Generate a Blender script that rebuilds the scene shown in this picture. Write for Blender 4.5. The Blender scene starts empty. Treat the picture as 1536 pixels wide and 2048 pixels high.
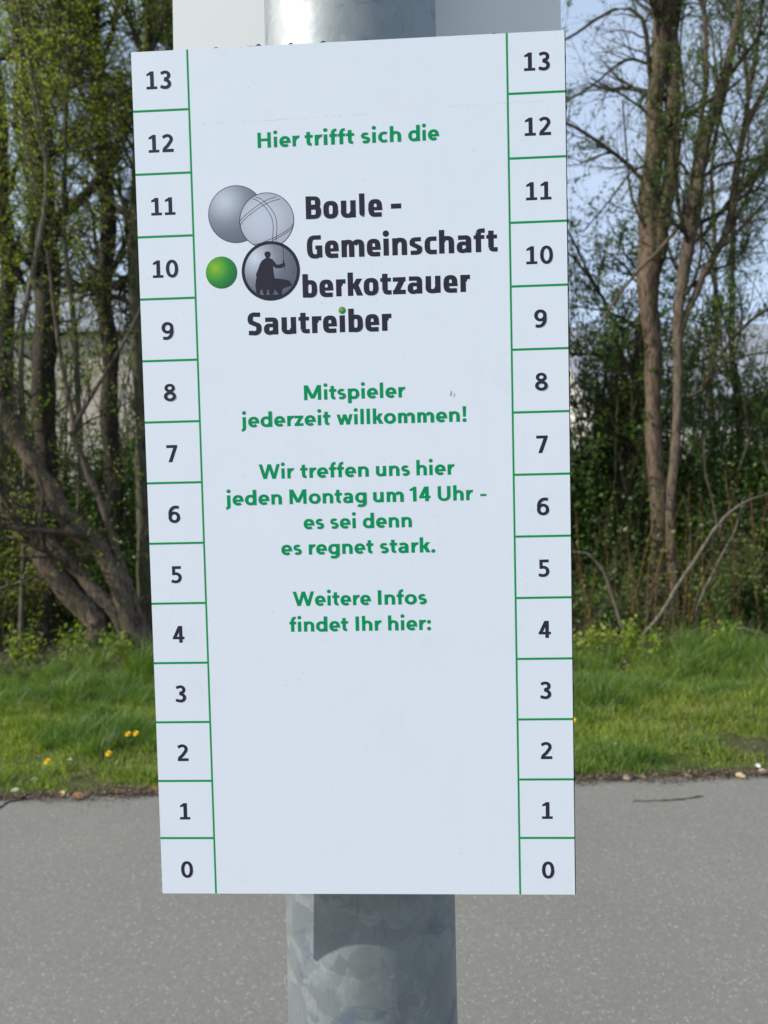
import bpy, math, random
import numpy as np
from mathutils import Vector, Matrix

S = bpy.context.scene
# =====================================================================================
# CAMERA, SKY, SUN, EXPOSURE
# =====================================================================================
EYE = Vector((0.0, 0.0, 1.45))
up = Vector((-.0226, .9997, .0096)).normalized()           # world up seen in camera axes
fw = Vector((0, 0, -1)); fw = (fw-up*fw.dot(up)).normalized()
rt = fw.cross(up)
CR = Matrix((rt, fw, up))                                   # world <- camera rotation
cam = bpy.data.cameras.new('camera'); cam_o = bpy.data.objects.new('camera', cam); S.collection.objects.link(cam_o); S.camera = cam_o
cam_o.matrix_world = Matrix.Translation(EYE) @ CR.to_4x4()
cam.sensor_fit = 'VERTICAL'; cam.sensor_height = 36; cam.sensor_width = 27
cam.lens = 1538/2048*36; cam.clip_start = .02; cam.clip_end = 2000
cam.dof.use_dof = True; cam.dof.focus_distance = .55; cam.dof.aperture_fstop = cam.lens/2.3
SUN_AZ, SUN_EL = math.radians(18), math.radians(33)         # azimuth turned from the left towards the camera
sdir = Vector((-math.cos(SUN_AZ)*math.cos(SUN_EL), -math.sin(SUN_AZ)*math.cos(SUN_EL), math.sin(SUN_EL)))
W = bpy.data.worlds.new('World'); S.world = W; W.use_nodes = True
wn = W.node_tree; bg = wn.nodes['Background']
sky = wn.nodes.new('ShaderNodeTexSky'); sky.sky_type = 'NISHITA'; sky.sun_disc = False
sky.sun_elevation = SUN_EL; sky.sun_rotation = math.atan2(sdir.x, sdir.y); sky.air_density = 1.0; sky.dust_density = 1.2; sky.ozone_density = 1.2
# thin high cloud over the blue sky
tc = wn.nodes.new('ShaderNodeTexCoord'); mp = wn.nodes.new('ShaderNodeMapping'); mp.inputs['Scale'].default_value = (1.2, 1.2, 3.5); wn.links.new(tc.outputs['Generated'], mp.inputs[0])
cn = wn.nodes.new('ShaderNodeTexNoise'); cn.inputs['Scale'].default_value = 2.2; cn.inputs['Detail'].default_value = 6; wn.links.new(mp.outputs[0], cn.inputs['Vector'])
cr = wn.nodes.new('ShaderNodeValToRGB'); cr.color_ramp.elements[0].position = .3; cr.color_ramp.elements[0].color = (.5, .5, .5, 1); cr.color_ramp.elements[1].position = .7; cr.color_ramp.elements[1].color = (.92, .92, .92, 1)
wn.links.new(cn.outputs[0], cr.inputs[0]); cm = wn.nodes.new('ShaderNodeMix'); cm.data_type = 'RGBA'; wn.links.new(cr.outputs[0], cm.inputs[0]); wn.links.new(sky.outputs[0], cm.inputs[6]); cm.inputs[7].default_value = (2.8, 3.35, 4.25, 1)
wn.links.new(cm.outputs[2], bg.inputs[0]); bg.inputs[1].default_value = .15
sl = bpy.data.lights.new('sun', 'SUN'); so = bpy.data.objects.new('sun', sl); S.collection.objects.link(so)
sl.energy = 3.6; sl.angle = math.radians(.5); sl.color = (1, .95, .88); so.rotation_euler = sdir.to_track_quat('Z', 'Y').to_euler()
S.view_settings.view_transform = 'Standard'; S.view_settings.look = 'None'; S.view_settings.exposure = .62; S.view_settings.gamma = 1
S.view_settings.use_curve_mapping = False
S.render.engine = 'CYCLES'; S.cycles.use_denoising = True; S.cycles.max_bounces = 6; S.cycles.transparent_max_bounces = 4

# =====================================================================================
# HELPERS
# =====================================================================================
COL = S.collection
def tag(o, label=None, cat=None, group=None, kind=None):
    if label: o['label'] = label
    if cat: o['category'] = cat
    if group: o['group'] = group
    if kind: o['kind'] = kind
    return o
def link(name, me, mat=None, parent=None):
    o = bpy.data.objects.new(name, me)
    if mat is not None and me is not None and len(me.materials) == 0: me.materials.append(mat)
    COL.objects.link(o)
    if parent is not None: o.parent = parent
    return o
def empty(name, loc=(0, 0, 0), label=None, cat=None, group=None):
    o = bpy.data.objects.new(name, None); o.location = loc; o.empty_display_size = .1; COL.objects.link(o)
    return tag(o, label, cat, group)
def npmesh(name, V, F, smooth=False):
    """V (n,3) array, F (m,k) array of equal sized faces"""
    V = np.asarray(V, np.float32).reshape(-1, 3); F = np.asarray(F, np.int32)
    me = bpy.data.meshes.new(name); m, k = F.shape
    me.vertices.add(len(V)); me.vertices.foreach_set('co', V.ravel())
    me.loops.add(m*k); me.loops.foreach_set('vertex_index', F.ravel())
    me.polygons.add(m); me.polygons.foreach_set('loop_start', np.arange(0, m*k, k, dtype=np.int32))
    if smooth: me.polygons.foreach_set('use_smooth', np.ones(m, bool))
    me.update(calc_edges=True); me.validate(); return me
def pymesh(name, V, F, smooth=False):
    me = bpy.data.meshes.new(name); me.from_pydata([tuple(v) for v in V], [], F)
    if smooth: me.polygons.foreach_set('use_smooth', [True]*len(me.polygons))
    me.update(); return me
class Geo:
    """collects boxes and loose polygons for one mesh"""
    def __init__(s): s.V, s.F = [], []
    def box(s, x0, x1, y0, y1, z0, z1):
        b = len(s.V); s.V += [(x, y, z) for z in (z0, z1) for y in (y0, y1) for x in (x0, x1)]
        for f in ((0, 2, 3, 1), (4, 5, 7, 6), (0, 1, 5, 4), (2, 6, 7, 3), (0, 4, 6, 2), (1, 3, 7, 5)): s.F.append(tuple(b+i for i in f))
        return s
    def poly(s, pts): b = len(s.V); s.V += list(pts); s.F.append(tuple(range(b, b+len(pts)))); return s
    def mesh(s, name='mesh', smooth=False): return pymesh(name, s.V, s.F, smooth)
def at(px, py, Y):
    """the point at depth Y (metres ahead of the camera) that the photograph shows at px, py"""
    d = CR @ Vector(((px-768)/1538, -(py-1024)/1538, -1)); return EYE+d*(Y/d.y)

# ---- materials ----
def mat(name, col=(.5, .5, .5), rough=.7, metal=0.0, spec=.5):
    m = bpy.data.materials.new(name); m.use_nodes = True; p = m.node_tree.nodes['Principled BSDF']
    p.inputs['Base Color'].default_value = (*col, 1); p.inputs['Roughness'].default_value = rough; p.inputs['Metallic'].default_value = metal
    p.inputs['Specular IOR Level'].default_value = spec; return m
class NT:
    def __init__(s, m): s.t = m.node_tree; s.p = s.t.nodes['Principled BSDF']; s.out = s.t.nodes['Material Output']
    def n(s, typ, **kw):
        nd = s.t.nodes.new(typ)
        for k, v in kw.items(): setattr(nd, k, v)
        return nd
    def l(s, a, b): s.t.links.new(a, b)
    def coord(s, which='Object', scale=None):
        c = s.n('ShaderNodeTexCoord').outputs[which]
        if scale is None: return c
        mp = s.n('ShaderNodeMapping'); mp.inputs['Scale'].default_value = scale; s.l(c, mp.inputs[0]); return mp.outputs[0]
    def noise(s, vec, scale, detail=4, rough=.6, dist=0):
        nd = s.n('ShaderNodeTexNoise'); nd.inputs['Scale'].default_value = scale; nd.inputs['Detail'].default_value = detail
        nd.inputs['Roughness'].default_value = rough; nd.inputs['Distortion'].default_value = dist; s.l(vec, nd.inputs['Vector']); return nd.outputs[0]
    def vor(s, vec, scale, feat='F1', out='Distance', rnd=1):
        nd = s.n('ShaderNodeTexVoronoi', feature=feat); nd.inputs['Scale'].default_value = scale; nd.inputs['Randomness'].default_value = rnd
        s.l(vec, nd.inputs['Vector']); return nd.outputs[out]
    def ramp(s, f, stops, interp='LINEAR'):
        r = s.n('ShaderNodeValToRGB'); r.color_ramp.interpolation = interp; e = r.color_ramp.elements
        while len(e) < len(stops): e.new(.5)
        for i, (p, c) in enumerate(stops):
            e[i].position = p; e[i].color = (*c, 1) if isinstance(c, tuple) else (c, c, c, 1)
        s.l(f, r.inputs[0]); return r.outputs[0]
    def mix(s, f, a, b, mode='MIX'):
        m = s.n('ShaderNodeMix', data_type='RGBA', blend_type=mode)
        for i, v in ((0, f), (6, a), (7, b)):
            if hasattr(v, 'is_output') or hasattr(v, 'links'): s.l(v, m.inputs[i])
            else: m.inputs[i].default_value = v if i == 0 else ((*v, 1) if len(v) == 3 else v)
        return m.outputs[2]
    def bump(s, h, strength, dist=.01):
        b = s.n('ShaderNodeBump'); b.inputs['Strength'].default_value = strength; b.inputs['Distance'].default_value = dist
        s.l(h, b.inputs['Height']); s.l(b.outputs[0], s.p.inputs['Normal'])
    def math(s, op, a, b=0.0):
        m = s.n('ShaderNodeMath', operation=op)
        for i, v in ((0, a), (1, b)):
            if hasattr(v, 'links'): s.l(v, m.inputs[i])
            else: m.inputs[i].default_value = v
        return m.outputs[0]

def leaf_mat(name, c0, c1, c2, trans=.35, rough=.55):
    m = mat(name, c1, rough); t = NT(m)
    g = t.n('ShaderNodeNewGeometry'); col = t.ramp(g.outputs['Random Per Island'], [(0, c0), (.5, c1), (1, c2)])
    nz = t.noise(t.coord('Object'), 1.3, 3); col = t.mix(t.ramp(nz, [(.35, 0.0), (.7, .5)]), col, tuple(x*.62 for x in c1))
    t.l(col, t.p.inputs['Base Color'])
    tr = t.n('ShaderNodeBsdfTranslucent'); t.l(t.mix(1.0, col, (1.25, 1.35, .6), 'MULTIPLY'), tr.inputs[0])
    ms = t.n('ShaderNodeMixShader'); ms.inputs[0].default_value = trans
    t.l(t.p.outputs[0], ms.inputs[1]); t.l(tr.outputs[0], ms.inputs[2]); t.l(ms.outputs[0], t.out.inputs[0]); return m
def bark_mat(name, c0, c1, moss=(.06, .075, .02), mossy=.3, scale=14):
    m = mat(name, c1, .9, spec=.2); t = NT(m)
    v = t.coord('Object', (1, 1, .28)); a = t.noise(v, scale*2.2, 6, .7, .4); b = t.noise(v, scale*.35, 3)
    col = t.ramp(a, [(.36, c0), (.58, c1)]); fs = t.vor(t.coord('Object', (1, 1, .16)), scale*2.6); col = t.mix(t.ramp(fs, [(.18, .75), (.42, 0.0)]), col, tuple(x*.4 for x in c0))
    mo = t.ramp(t.noise(t.coord('Object'), 3.1, 4), [(.5, 0.0), (.66, mossy)])
    col = t.mix(mo, col, moss); col = t.mix(t.ramp(b, [(.3, .45), (.65, 0.0)]), col, c0); t.l(col, t.p.inputs['Base Color']); t.bump(a, .7, .012); return m

# ---- tubes, branching and leaves, all vectorised ----
def spline(pts, K):
    P = np.array([tuple(p) for p in pts], float); n = len(P); Q = np.vstack([2*P[0]-P[1], P, 2*P[-1]-P[-2]]); out = []
    for u in np.linspace(0, n-1, K):
        i = min(int(u), n-2); f = u-i; a, b, c, d = Q[i:i+4]
        out.append(.5*((2*b)+(-a+c)*f+(2*a-5*b+4*c-d)*f*f+(-a+3*b-3*c+d)*f**3))
    return np.array(out)
def norm(v): return v/np.maximum(np.linalg.norm(v, axis=-1, keepdims=True), 1e-9)
def tubes(P, R, s):
    """P (N,K,3), R (N,K) -> verts, quads of N tapered tubes with s sides"""
    N, K, _ = P.shape; T = norm(np.gradient(P, axis=1))
    ref = np.where(np.abs(T[:, :1, 2:3]) > .9, np.array([1.0, 0, 0]), np.array([0, 0, 1.0])); U = norm(np.cross(T, np.broadcast_to(ref, T.shape))); Bn = np.cross(T, U)
    a = np.arange(s)*2*math.pi/s
    V = P[:, :, None]+R[:, :, None, None]*(U[:, :, None]*np.cos(a)[None, None, :, None]+Bn[:, :, None]*np.sin(a)[None, None, :, None])
    k = np.arange(K-1)[:, None]; j = np.arange(s)[None]; j2 = (j+1) % s
    q = np.stack([k*s+j, k*s+j2, (k+1)*s+j2, (k+1)*s+j], -1).reshape(-1, 4)
    F = (q[None]+(np.arange(N)*K*s)[:, None, None]).reshape(-1, 4)
    return V.reshape(-1, 3), F
def merge(parts):
    V, F, b = [], [], 0
    for v, f in parts: V.append(v); F.append(f+b); b += len(v)
    return np.vstack(V), np.vstack(F)
def spawn(rng, P, R, n, t0, t1, l0, l1, ang, upw, rf, K, wig, rmin=.0008, lenr=None):
    """n children from every parent polyline"""
    N, K0, _ = P.shape; idx = np.repeat(np.arange(N), n); t = rng.uniform(t0, t1, len(idx))*(K0-1); i = np.minimum(t.astype(int), K0-2); f = (t-i)[:, None]
    p0 = P[idx, i]*(1-f)+P[idx, i+1]*f; d = norm(P[idx, i+1]-P[idx, i]); r0 = R[idx, i]*(1-f[:, 0])+R[idx, i+1]*f[:, 0]
    rv = norm(rng.normal(size=(len(idx), 3))); pr = norm(np.cross(d, rv)); a = np.radians(rng.uniform(ang*.6, ang*1.3, len(idx)))[:, None]
    di = norm(d*np.cos(a)+pr*np.sin(a)); L = rng.uniform(l0, l1, len(idx))
    if lenr: L = L*(1-lenr*t/(K0-1))
    st = (L/(K-1))[:, None]; out = [p0]
    for k in range(K-1):
        di = norm(di+rng.normal(size=di.shape)*wig+np.array([0, 0, upw])); out.append(out[-1]+di*st)
    rr = np.maximum(r0*rf, rmin*1.5)[:, None]*np.linspace(1, .25, K)[None]; return np.stack(out, 1), np.maximum(rr, rmin)
def leaves(rng, C, size, flat=.35, wid=.5):
    """diamond leaves centred on C (M,3)"""
    M = len(C); nrm = norm(rng.normal(size=(M, 3))+np.array([0, 0, flat*2])); ax = norm(np.cross(nrm, rng.normal(size=(M, 3)))); bx = np.cross(nrm, ax)
    L = (size*rng.uniform(.55, 1.25, M))[:, None]; w = L*wid
    V = np.stack([C-ax*L*.5, C+bx*w*.5+nrm*L*.08-ax*L*.08, C+ax*L*.5, C-bx*w*.5+nrm*L*.08-ax*L*.08], 1).reshape(-1, 3)
    return V, np.arange(M*4).reshape(-1, 4)
def along(rng, P, n, t0=.1, t1=1.0, jit=.02):
    N, K, _ = P.shape; idx = np.repeat(np.arange(N), n); t = rng.uniform(t0, t1, len(idx))*(K-1); i = np.minimum(t.astype(int), K-2); f = (t-i)[:, None]
    return P[idx, i]*(1-f)+P[idx, i+1]*f+rng.normal(size=(len(idx), 3))*jit

# ---------- a small stroke font: every glyph is a set of ribbons, unit = cap height ----------
class Style:
    def __init__(s, w, h, xh, asc, desc, n, wid, cw):
        s.w, s.h, s.xh, s.asc, s.desc, s.n, s.k, s.cw = w, h, xh, asc, desc, n, wid, cw
STY_A = Style(.222, .186, .70, 1.04, -.27, 2.15, 1.0, 1.0)
STY_B = Style(.240, .195, .75, 1.03, -.24, 3.0, .80, .80)
STY_C = Style(.198, .170, .70, 1.03, -.25, 2.25, 1.0, 1.0)
def sup(cx, cy, rx, ry, a0, a1, n=2.0, steps=None):
    steps = steps or max(4, int(abs(a1-a0)/9))
    out = []
    for i in range(steps+1):
        a = math.radians(a0+(a1-a0)*i/steps)
        c, s = math.cos(a), math.sin(a)
        out.append((cx+rx*math.copysign(abs(c)**(2/n), c), cy+ry*math.copysign(abs(s)**(2/n), s)))
    return out
def glyph(ch, S):
    """returns (list of polygons-as-quad-strips, advance width, left bearing)"""
    w, h, xh, A, D, n, k = S.w, S.h, S.xh, S.asc, S.desc, S.n, S.k
    R = []                                        # ('r', pts, wv, wh) ribbons / ('d', x0,y0,x1,y1,wx) diagonals / ('e', cx,cy,r)
    def r(pts, wv=w, wh=h): R.append(('r', pts, wv, wh))
    def v(x, y0, y1, ww=w): R.append(('q', x-ww/2, y0, x+ww/2, y1))
    def hb(x0, x1, y, hh=h): R.append(('q', x0, y-hh/2, x1, y+hh/2))
    def d(x0, y0, x1, y1, wx): R.append(('d', x0, y0, x1, y1, wx))
    def dot(x, y, rr): R.append(('e', x, y, rr))
    os = .012; bold = S is STY_B
    st, rd = (.075, .05) if bold else (.085, .045)   # side bearings for straight and round sides
    wb = lambda nar, wide: wide if bold else nar
    def bowl(x0, x1, y0, y1, a0=0, a1=360, tw=.94):
        return sup((x0+x1)/2, (y0+y1)/2, (x1-x0)/2-w/2, (y1-y0)/2-h/2, a0, a1, n)
    if ch in 'oecbdpqg':
        W = ({'o': .65, 'e': .61, 'c': .53} if bold else {'o': .76, 'e': .70, 'c': .60}).get(ch, .64 if bold else .73)
        if ch == 'o': r(bowl(0, W, -os, xh+os)); return R, W, rd, rd
        if ch == 'c' and bold:
            r([(W, xh+os-h/2)]+sup(W*.62, xh/2, W*.62-w/2, xh/2+os-h/2, 90, 270, n)+[(W, h/2-os)]); return R, W, rd, .03
        if ch == 'e' and bold:
            r(bowl(0, W, -os, xh+os, 0, 270)+[(W*.95, h/2-os)]); hb(w*.6, W-w*.5, xh*.46, h*.72)
            R.append(('q', W-w, xh*.46-h*.36, W, xh*.52)); return R, W, rd, rd
        if ch == 'c':
            r(sup(W*.60, xh/2, W*.60-w/2, xh/2+os-h/2, 52, 308, n)); return R, W*.98, rd, .02
        if ch == 'e':
            r(bowl(0, W, -os, xh+os, 0, 312)); hb(w*.6, W-w*.5+.0, xh*.47, h*.82)
            R.append(('q', W-w, xh*.47-h*.41, W, xh*.52)); return R, W, rd, rd*.8
        if ch in 'bp':
            r(bowl(0, W, -os, xh+os)); v(w/2, 0 if ch == 'b' else D, A if ch == 'b' else xh); return R, W, st, rd
        r(bowl(0, W, -os, xh+os))
        if ch == 'd': v(W-w/2, 0, A)
        elif ch == 'q': v(W-w/2, D, xh)
        else:
            v(W-w/2, D+.22, xh); r([(W-w/2, D+.24)]+sup(W*.5-.02, D+h/2+.20-.02, W*.5-w/2+.02, .20, 0, -128, n)); 
        return R, W, rd, st
    if ch in 'nhrmu':
        W = ({'n': .64, 'h': .65, 'r': .42, 'm': 1.0, 'u': .65} if bold else {'n': .66, 'h': .66, 'r': .44, 'm': 1.04, 'u': .66})[ch]
        ry = xh*.42
        if ch == 'u':
            v(W-w/2, 0, xh)
            r([(w/2, xh), (w/2, ry)]+sup(W/2-.01, ry, W/2-w/2-.0, ry-h/2+os, 180, 300, n)+[(W-w*.62, h*1.15)]); return R, W, st, st
        v(w/2, 0, A if ch == 'h' else xh)
        if ch in 'nh':
            r([(w*.62, xh-h*1.15)]+sup(W/2+.01, xh-ry, W/2-w/2, ry-h/2+os, 120, 0, n)+[(W-w/2+.01, 0)]); return R, W, st, st*.95
        if ch == 'r' and bold:
            r([(w*.7, xh*.62)]+sup(w+.06, xh-.2, .12, .2-h/2, 170, 90, 2)+[(W, xh-h/2)]); return R, W, st, .02
        if ch == 'r':
            r([(w*.62, xh-h*1.55)]+sup(w*.5+.26*k, xh-ry, .20*k, ry-h/2+os, 140, 72, n)); return R, W*.96, st, .01
        W2 = W/2+w/4
        for x0 in (0, W2-w/2):
            wd = W2+w*0-.0
            r([(x0+w*.62, xh-h*1.15)]+sup(x0+wd/2+.01, xh-ry, wd/2-w/2, ry-h/2+os, 120, 0, n)+[(x0+wd-w/2+.01, 0)])
        return R, W2*2-w/2, st, st*.95
    if ch == 'a':
        W = .64 if bold else .63
        if bold:
            r([(W*.10, xh+os-h/2)]+sup(W*.55, xh-.24, W*.45-w/2, .24-h/2+os, 90, 0, n)+[(W-w/2, 0)])
            r([(W-w*.6, .405-.0), (W*.5, .405)]+sup(W*.44, .405/2+h*.21, W*.44-w/2, .405/2-h*.21+os, 95, 270, 2.6)+[(W-w*.6, h*.75)], w, h*.84); return R, W, rd, st
        r(sup(W*.47, xh-xh*.36, W*.53-w/2, xh*.36-h/2+os, 148, 0, n)+[(W-w/2, 0)])
        cy = .215; ry = .215-h*.42+os
        r([(W-w*.7, cy+ry)]+[(W*.46, cy+ry)]+sup(W*.42, cy, W*.42-w/2, ry, 100, 290, n)+[(W-w*.6, cy-ry*.35)], w, h*.86)
        return R, W, rd, st
    if ch == 's':
        if bold:
            W = .56; q1 = (xh-h)/4+os/2; rx = W/2-w/2
            r([(W*.90, xh+os-h/2)]+sup(W/2, xh+os-h/2-q1, rx, q1, 95, 200, 2.6)+[(W/2, xh/2)]+sup(W/2, -os+h/2+q1, rx, q1, 20, -95, 2.6)+[(W*.08, -os+h/2)], w, h*.95); return R, W, rd, rd
        W = .54*k; rx = W/2-w/2*.92; c = W/2; r1 = xh/4+os/2-h/4; r0 = r1*1.04
        r(sup(c, xh+os-h/2-r1, rx*.96, r1, 32, 225, 2.1)+sup(c, -os+h/2+r0, rx, r0, 45, -148, 2.1), w*.93, h*.95); return R, W, rd*.9, rd*.9
    if ch in 'ij\u0131':
        v(w/2, D+.16 if ch == 'j' else 0, xh)
        if ch == '\u0131': return R, w, st, st
        if ch == 'j': r([(w/2, D+.18)]+sup(w/2-.20*k, D+h/2+.16-.02, .20*k, .16, 0, -85, n))
        dot(w/2, A-.085+.02, w*.59); return R, w, st if ch == 'i' else .05, st
    if ch == 'I': v(w*.53, 0, 1, w*1.06); return R, w*1.06, .10, .10
    if ch == 'l':
        if S is STY_B:
            r([(w/2, A), (w/2, .2)]+sup(w/2+.13, .2, .13, .2-h/2, 180, 265, n)); return R, w*1.35, st, .02
        v(w/2, 0, A); return R, w, st, st
    if ch in 'ft' and bold:
        W = .49; x = .085+w/2
        if ch == 'f': v(x, 0, A-.2); r([(x, A-.24)]+sup(x+.15, A-.22, .15, .22-h/2, 180, 90, 2.4)+[(W, A-h/2)])
        else: v(x, .2, xh+.17); r([(x, .24)]+sup(x+.15, .22, .15, .22-h/2, 180, 270, 2.4)+[(W, h/2)])
        hb(0, W-.02, xh-h*.48, h*.86); return R, W, .03, .03
    if ch == 'f':
        v(.10*k+w/2, 0, A-.2); r([(.10*k+w/2, A-.22)]+sup(.10*k+w/2+.22*k, A-.22+.005, .22*k, .22-h/2+os, 180, 92, n))
        hb(0, .40*k+.05, xh-h/2); return R, .42*k+.03, .02, .015
    if ch == 't':
        x = .10*k+w/2; v(x, .2, xh+.21)
        r([(x, .24), (x, .2)]+sup(x+.17, .2, .17, .2-h/2+os, 180, 275, n)); hb(0, .42*k+.05, xh-h/2); return R, .43*k+.03, .02, .03
    if ch == 'k':
        W = .65; q = w*(1.12 if bold else 1.2); v(w/2, 0, A); d(w*1.02, xh*.40, W-q/2, xh, q); d(W-q/2+.02, 0, w*1.42, xh*.62, q); return R, W, st, .0
    if ch == 'z':
        W = .56; hb(0, W, xh-h/2); hb(0, W, h/2); d(w*.62, h*.6, W-w*.62, xh-h*.6, w*1.15); return R, W, .03, .03
    if ch in 'wW':
        W, H = (1.02*k, xh) if ch == 'w' else (1.42, 1); q = w*(.94 if ch == 'w' else 1.03)/2
        xs = [q, W*.29, W*.5, W*.71, W-q]; ys = [H, 0, H, 0, H]
        for i in range(4): d(xs[i], ys[i], xs[i+1], ys[i+1], q*2)
        return R, W, .0, .0
    if ch == 'M':
        W = 1.10; v(w/2, 0, 1); v(W-w/2, 0, 1); d(w*.58, 1, W/2, .10, w*1.12); d(W/2, .10, W-w*.58, 1, w*1.12); return R, W, .09, .09
    if ch == 'H': v(w/2, 0, 1); v(.84-w/2, 0, 1); hb(w/2, .84-w/2, .52); return R, .84, .09, .09
    if ch == 'U':
        W = .82; r([(w/2, 1), (w/2, .36)]+sup(W/2, .36, W/2-w/2, .36-h/2+os, 180, 360, n)+[(W-w/2, 1)]); return R, W, .09, .09
    if ch == 'B':
        W = .67; v(w/2, 0, 1); m1 = .50; m2 = .54
        c1, r1, c2, r2 = (1-h/2+m1)/2, (1-h/2-m1)/2, (m2+h/2)/2, (m2-h/2)/2
        r([(w/2, 1-h/2), (W*.5, 1-h/2)]+sup(W*.55, c1, W*.42-w/2, r1, 90, -90, 2.6)+[(w/2, m1)], w, h*.9)
        r([(w/2, m2), (W*.5, m2)]+sup(W*.55, c2, W*.45-w/2, r2, 90, -90, 2.6)+[(w/2, h/2)], w, h*.9)
        return R, W, .09, rd
    if ch == 'G':
        W = .68; r([(W*.93, 1+os-h/2)]+sup(W*.55, .5, W*.55-w/2, .5-h/2+os, 80, 270, n)+[(W-w*.75, h/2-os+.01)]); v(W-w/2, 0.03, .56); hb(W*.55, W-w*.4, .56-h*.42, h*.84); return R, W, rd, .07
    if ch == 'S':
        W = .62; rx = W/2-w/2; r1 = .25-h/4+.005
        r([(W*.92, 1+os-h/2-.015)]+sup(W/2, 1+os-h/2-r1, rx, r1, 70, 222, 2.3)+sup(W/2, -os+h/2+r1, rx, r1, 42, -110, 2.3)+[(W*.07, -os+h/2+.02)], w, h); return R, W, rd, rd
    if ch == '-': hb(0, .42 if S is STY_A else .40, .34 if S is STY_A else .42, .15 if S is STY_A else .22); return R, .42, .05, .05
    if ch == '!': R.append(('t', w*.55, .32, 1.02, w*.40, w*.52)); dot(w*.55, .095, w*.60); return R, w*1.1, .10, .06
    if ch == '.': dot(w*.55, .095, w*.60); return R, w*1.1, .06, .06
    if ch == ':': dot(w*.55, .095, w*.60); dot(w*.55, .56, w*.60); return R, w*1.1, .08, .06
    # ---- numerals: cap height 1, width about .70 ----
    W = .72
    if ch == '0': r(sup(W/2, .5, W/2-w/2, .5-h/2+os, 0, 360, 2.2)); return R, W, .06, .06
    if ch == '1':
        if S is STY_A:
            v(.42, 0, 1, w*1.02); r([(.13, .76), (.42, .925)], w*.8, h*.85); return R, .53, .02, .10
        v(.37, h/2, 1, w*1.12); hb(.04, .66, h*.45, h*.9); R.append(('p', [(.06, .86), (.06, .745), (.37, .815), (.37, 1), (.30, 1)])); return R, .70, .04, .06
    if ch == '2':
        rx = W/2-w/2-.03
        r([(.085, .825)]+sup(W/2-.015, .715, rx, .285-h/2+os, 122, -28, 2.1)+[(.36, .36), (.13, h*.9)]); hb(.05, W-.02, h/2); return R, W, .04, .06
    if ch == '3':
        r([(.085, .86)]+sup(W/2-.03, .742, W/2-w/2-.05, .258-h/2+os, 115, -80, 2.1)+[(.27, .535)], w, h)
        r([(.27, .535)]+sup(W/2-.04, .27, W/2-w/2-.015, .27-h/2+os+.005, 72, -118, 2.1)+[(.05, .13)], w, h*1.0); return R, W-.03, .05, .06
    if ch == '4':
        x = .50; v(x, 0, 1, w*1.05); hb(.02, W, .285, h*.9); d(.13, .30, x-.04, 1-.0, w*1.12); return R, W, .04, .04
    if ch == '5':
        v(.19, .47, 1, w*.95); hb(.12, W-.09, 1-h/2)
        r([(.15, .525)]+sup(W/2-.07, .315, W/2-w/2+.015, .315-h/2+os, 100, -118, 2.1)+[(.05, .12)]); return R, W-.03, .05, .06
    if ch == '6' or ch == '9':
        pts1 = sup(W/2+.01, .325, W/2-w/2-.01, .325-h/2+os, 0, 360, 2.1)
        pts2 = sup(W*.62+.02, .50, W*.62+.0-w/2, .5-h/2+os, 80, 195, 2.1)
        pts2 = [(W*.90, .905)]+pts2
        if ch == '9':
            pts1 = [(W-x+.01, 1-y) for x, y in pts1]; pts2 = [(W-x+.01, 1-y) for x, y in pts2]
        r(pts1); r(pts2); return R, W, .05, .05
    if ch == '7': hb(.05, W-.02, 1-h/2); d(.27, 0, W-.115, 1-h*.5, w*1.15); return R, W, .04, .04
    if ch == '8':
        r(sup(W/2, .755, W/2-w/2-.045, .245-h/2+os, 0, 360, 2.05), w*.95, h*.92); r(sup(W/2, .275, W/2-w/2, .275-h/2+os, 0, 360, 2.05), w*.98, h*.95); return R, W, .05, .05
    return R, .35, 0, 0
def ribbon(pts, wv, wh):
    """plain quads along pts with a round joint between them; thickness wv across vertical runs, wh across horizontal"""
    P = [Vector(pts[0])]
    for p in pts[1:]:
        if (Vector(p)-P[-1]).length > 1e-3: P.append(Vector(p))
    out = []
    closed = (P[0]-P[-1]).length < 2e-3
    cum = [0.0]
    for a, b in zip(P, P[1:]): cum.append(cum[-1]+(b-a).length)
    for i in range(len(P)-1):
        t = (P[i+1]-P[i]).normalized(); nn = Vector((-t.y, t.x)); th = math.hypot(wv*nn.x, wh*nn.y)/2
        out.append([P[i]+nn*th, P[i]-nn*th, P[i+1]-nn*th, P[i+1]+nn*th])
        if closed or (i > 0 and (min(cum[i], cum[-1]-cum[i]) > wv*.55 or (P[i]-P[i-1]).normalized().dot(t) < .9)):
            out.append([P[i]+Vector((wv/2*math.cos(a*math.pi/10), wh/2*math.sin(a*math.pi/10))) for a in range(20)])
    return out
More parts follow.
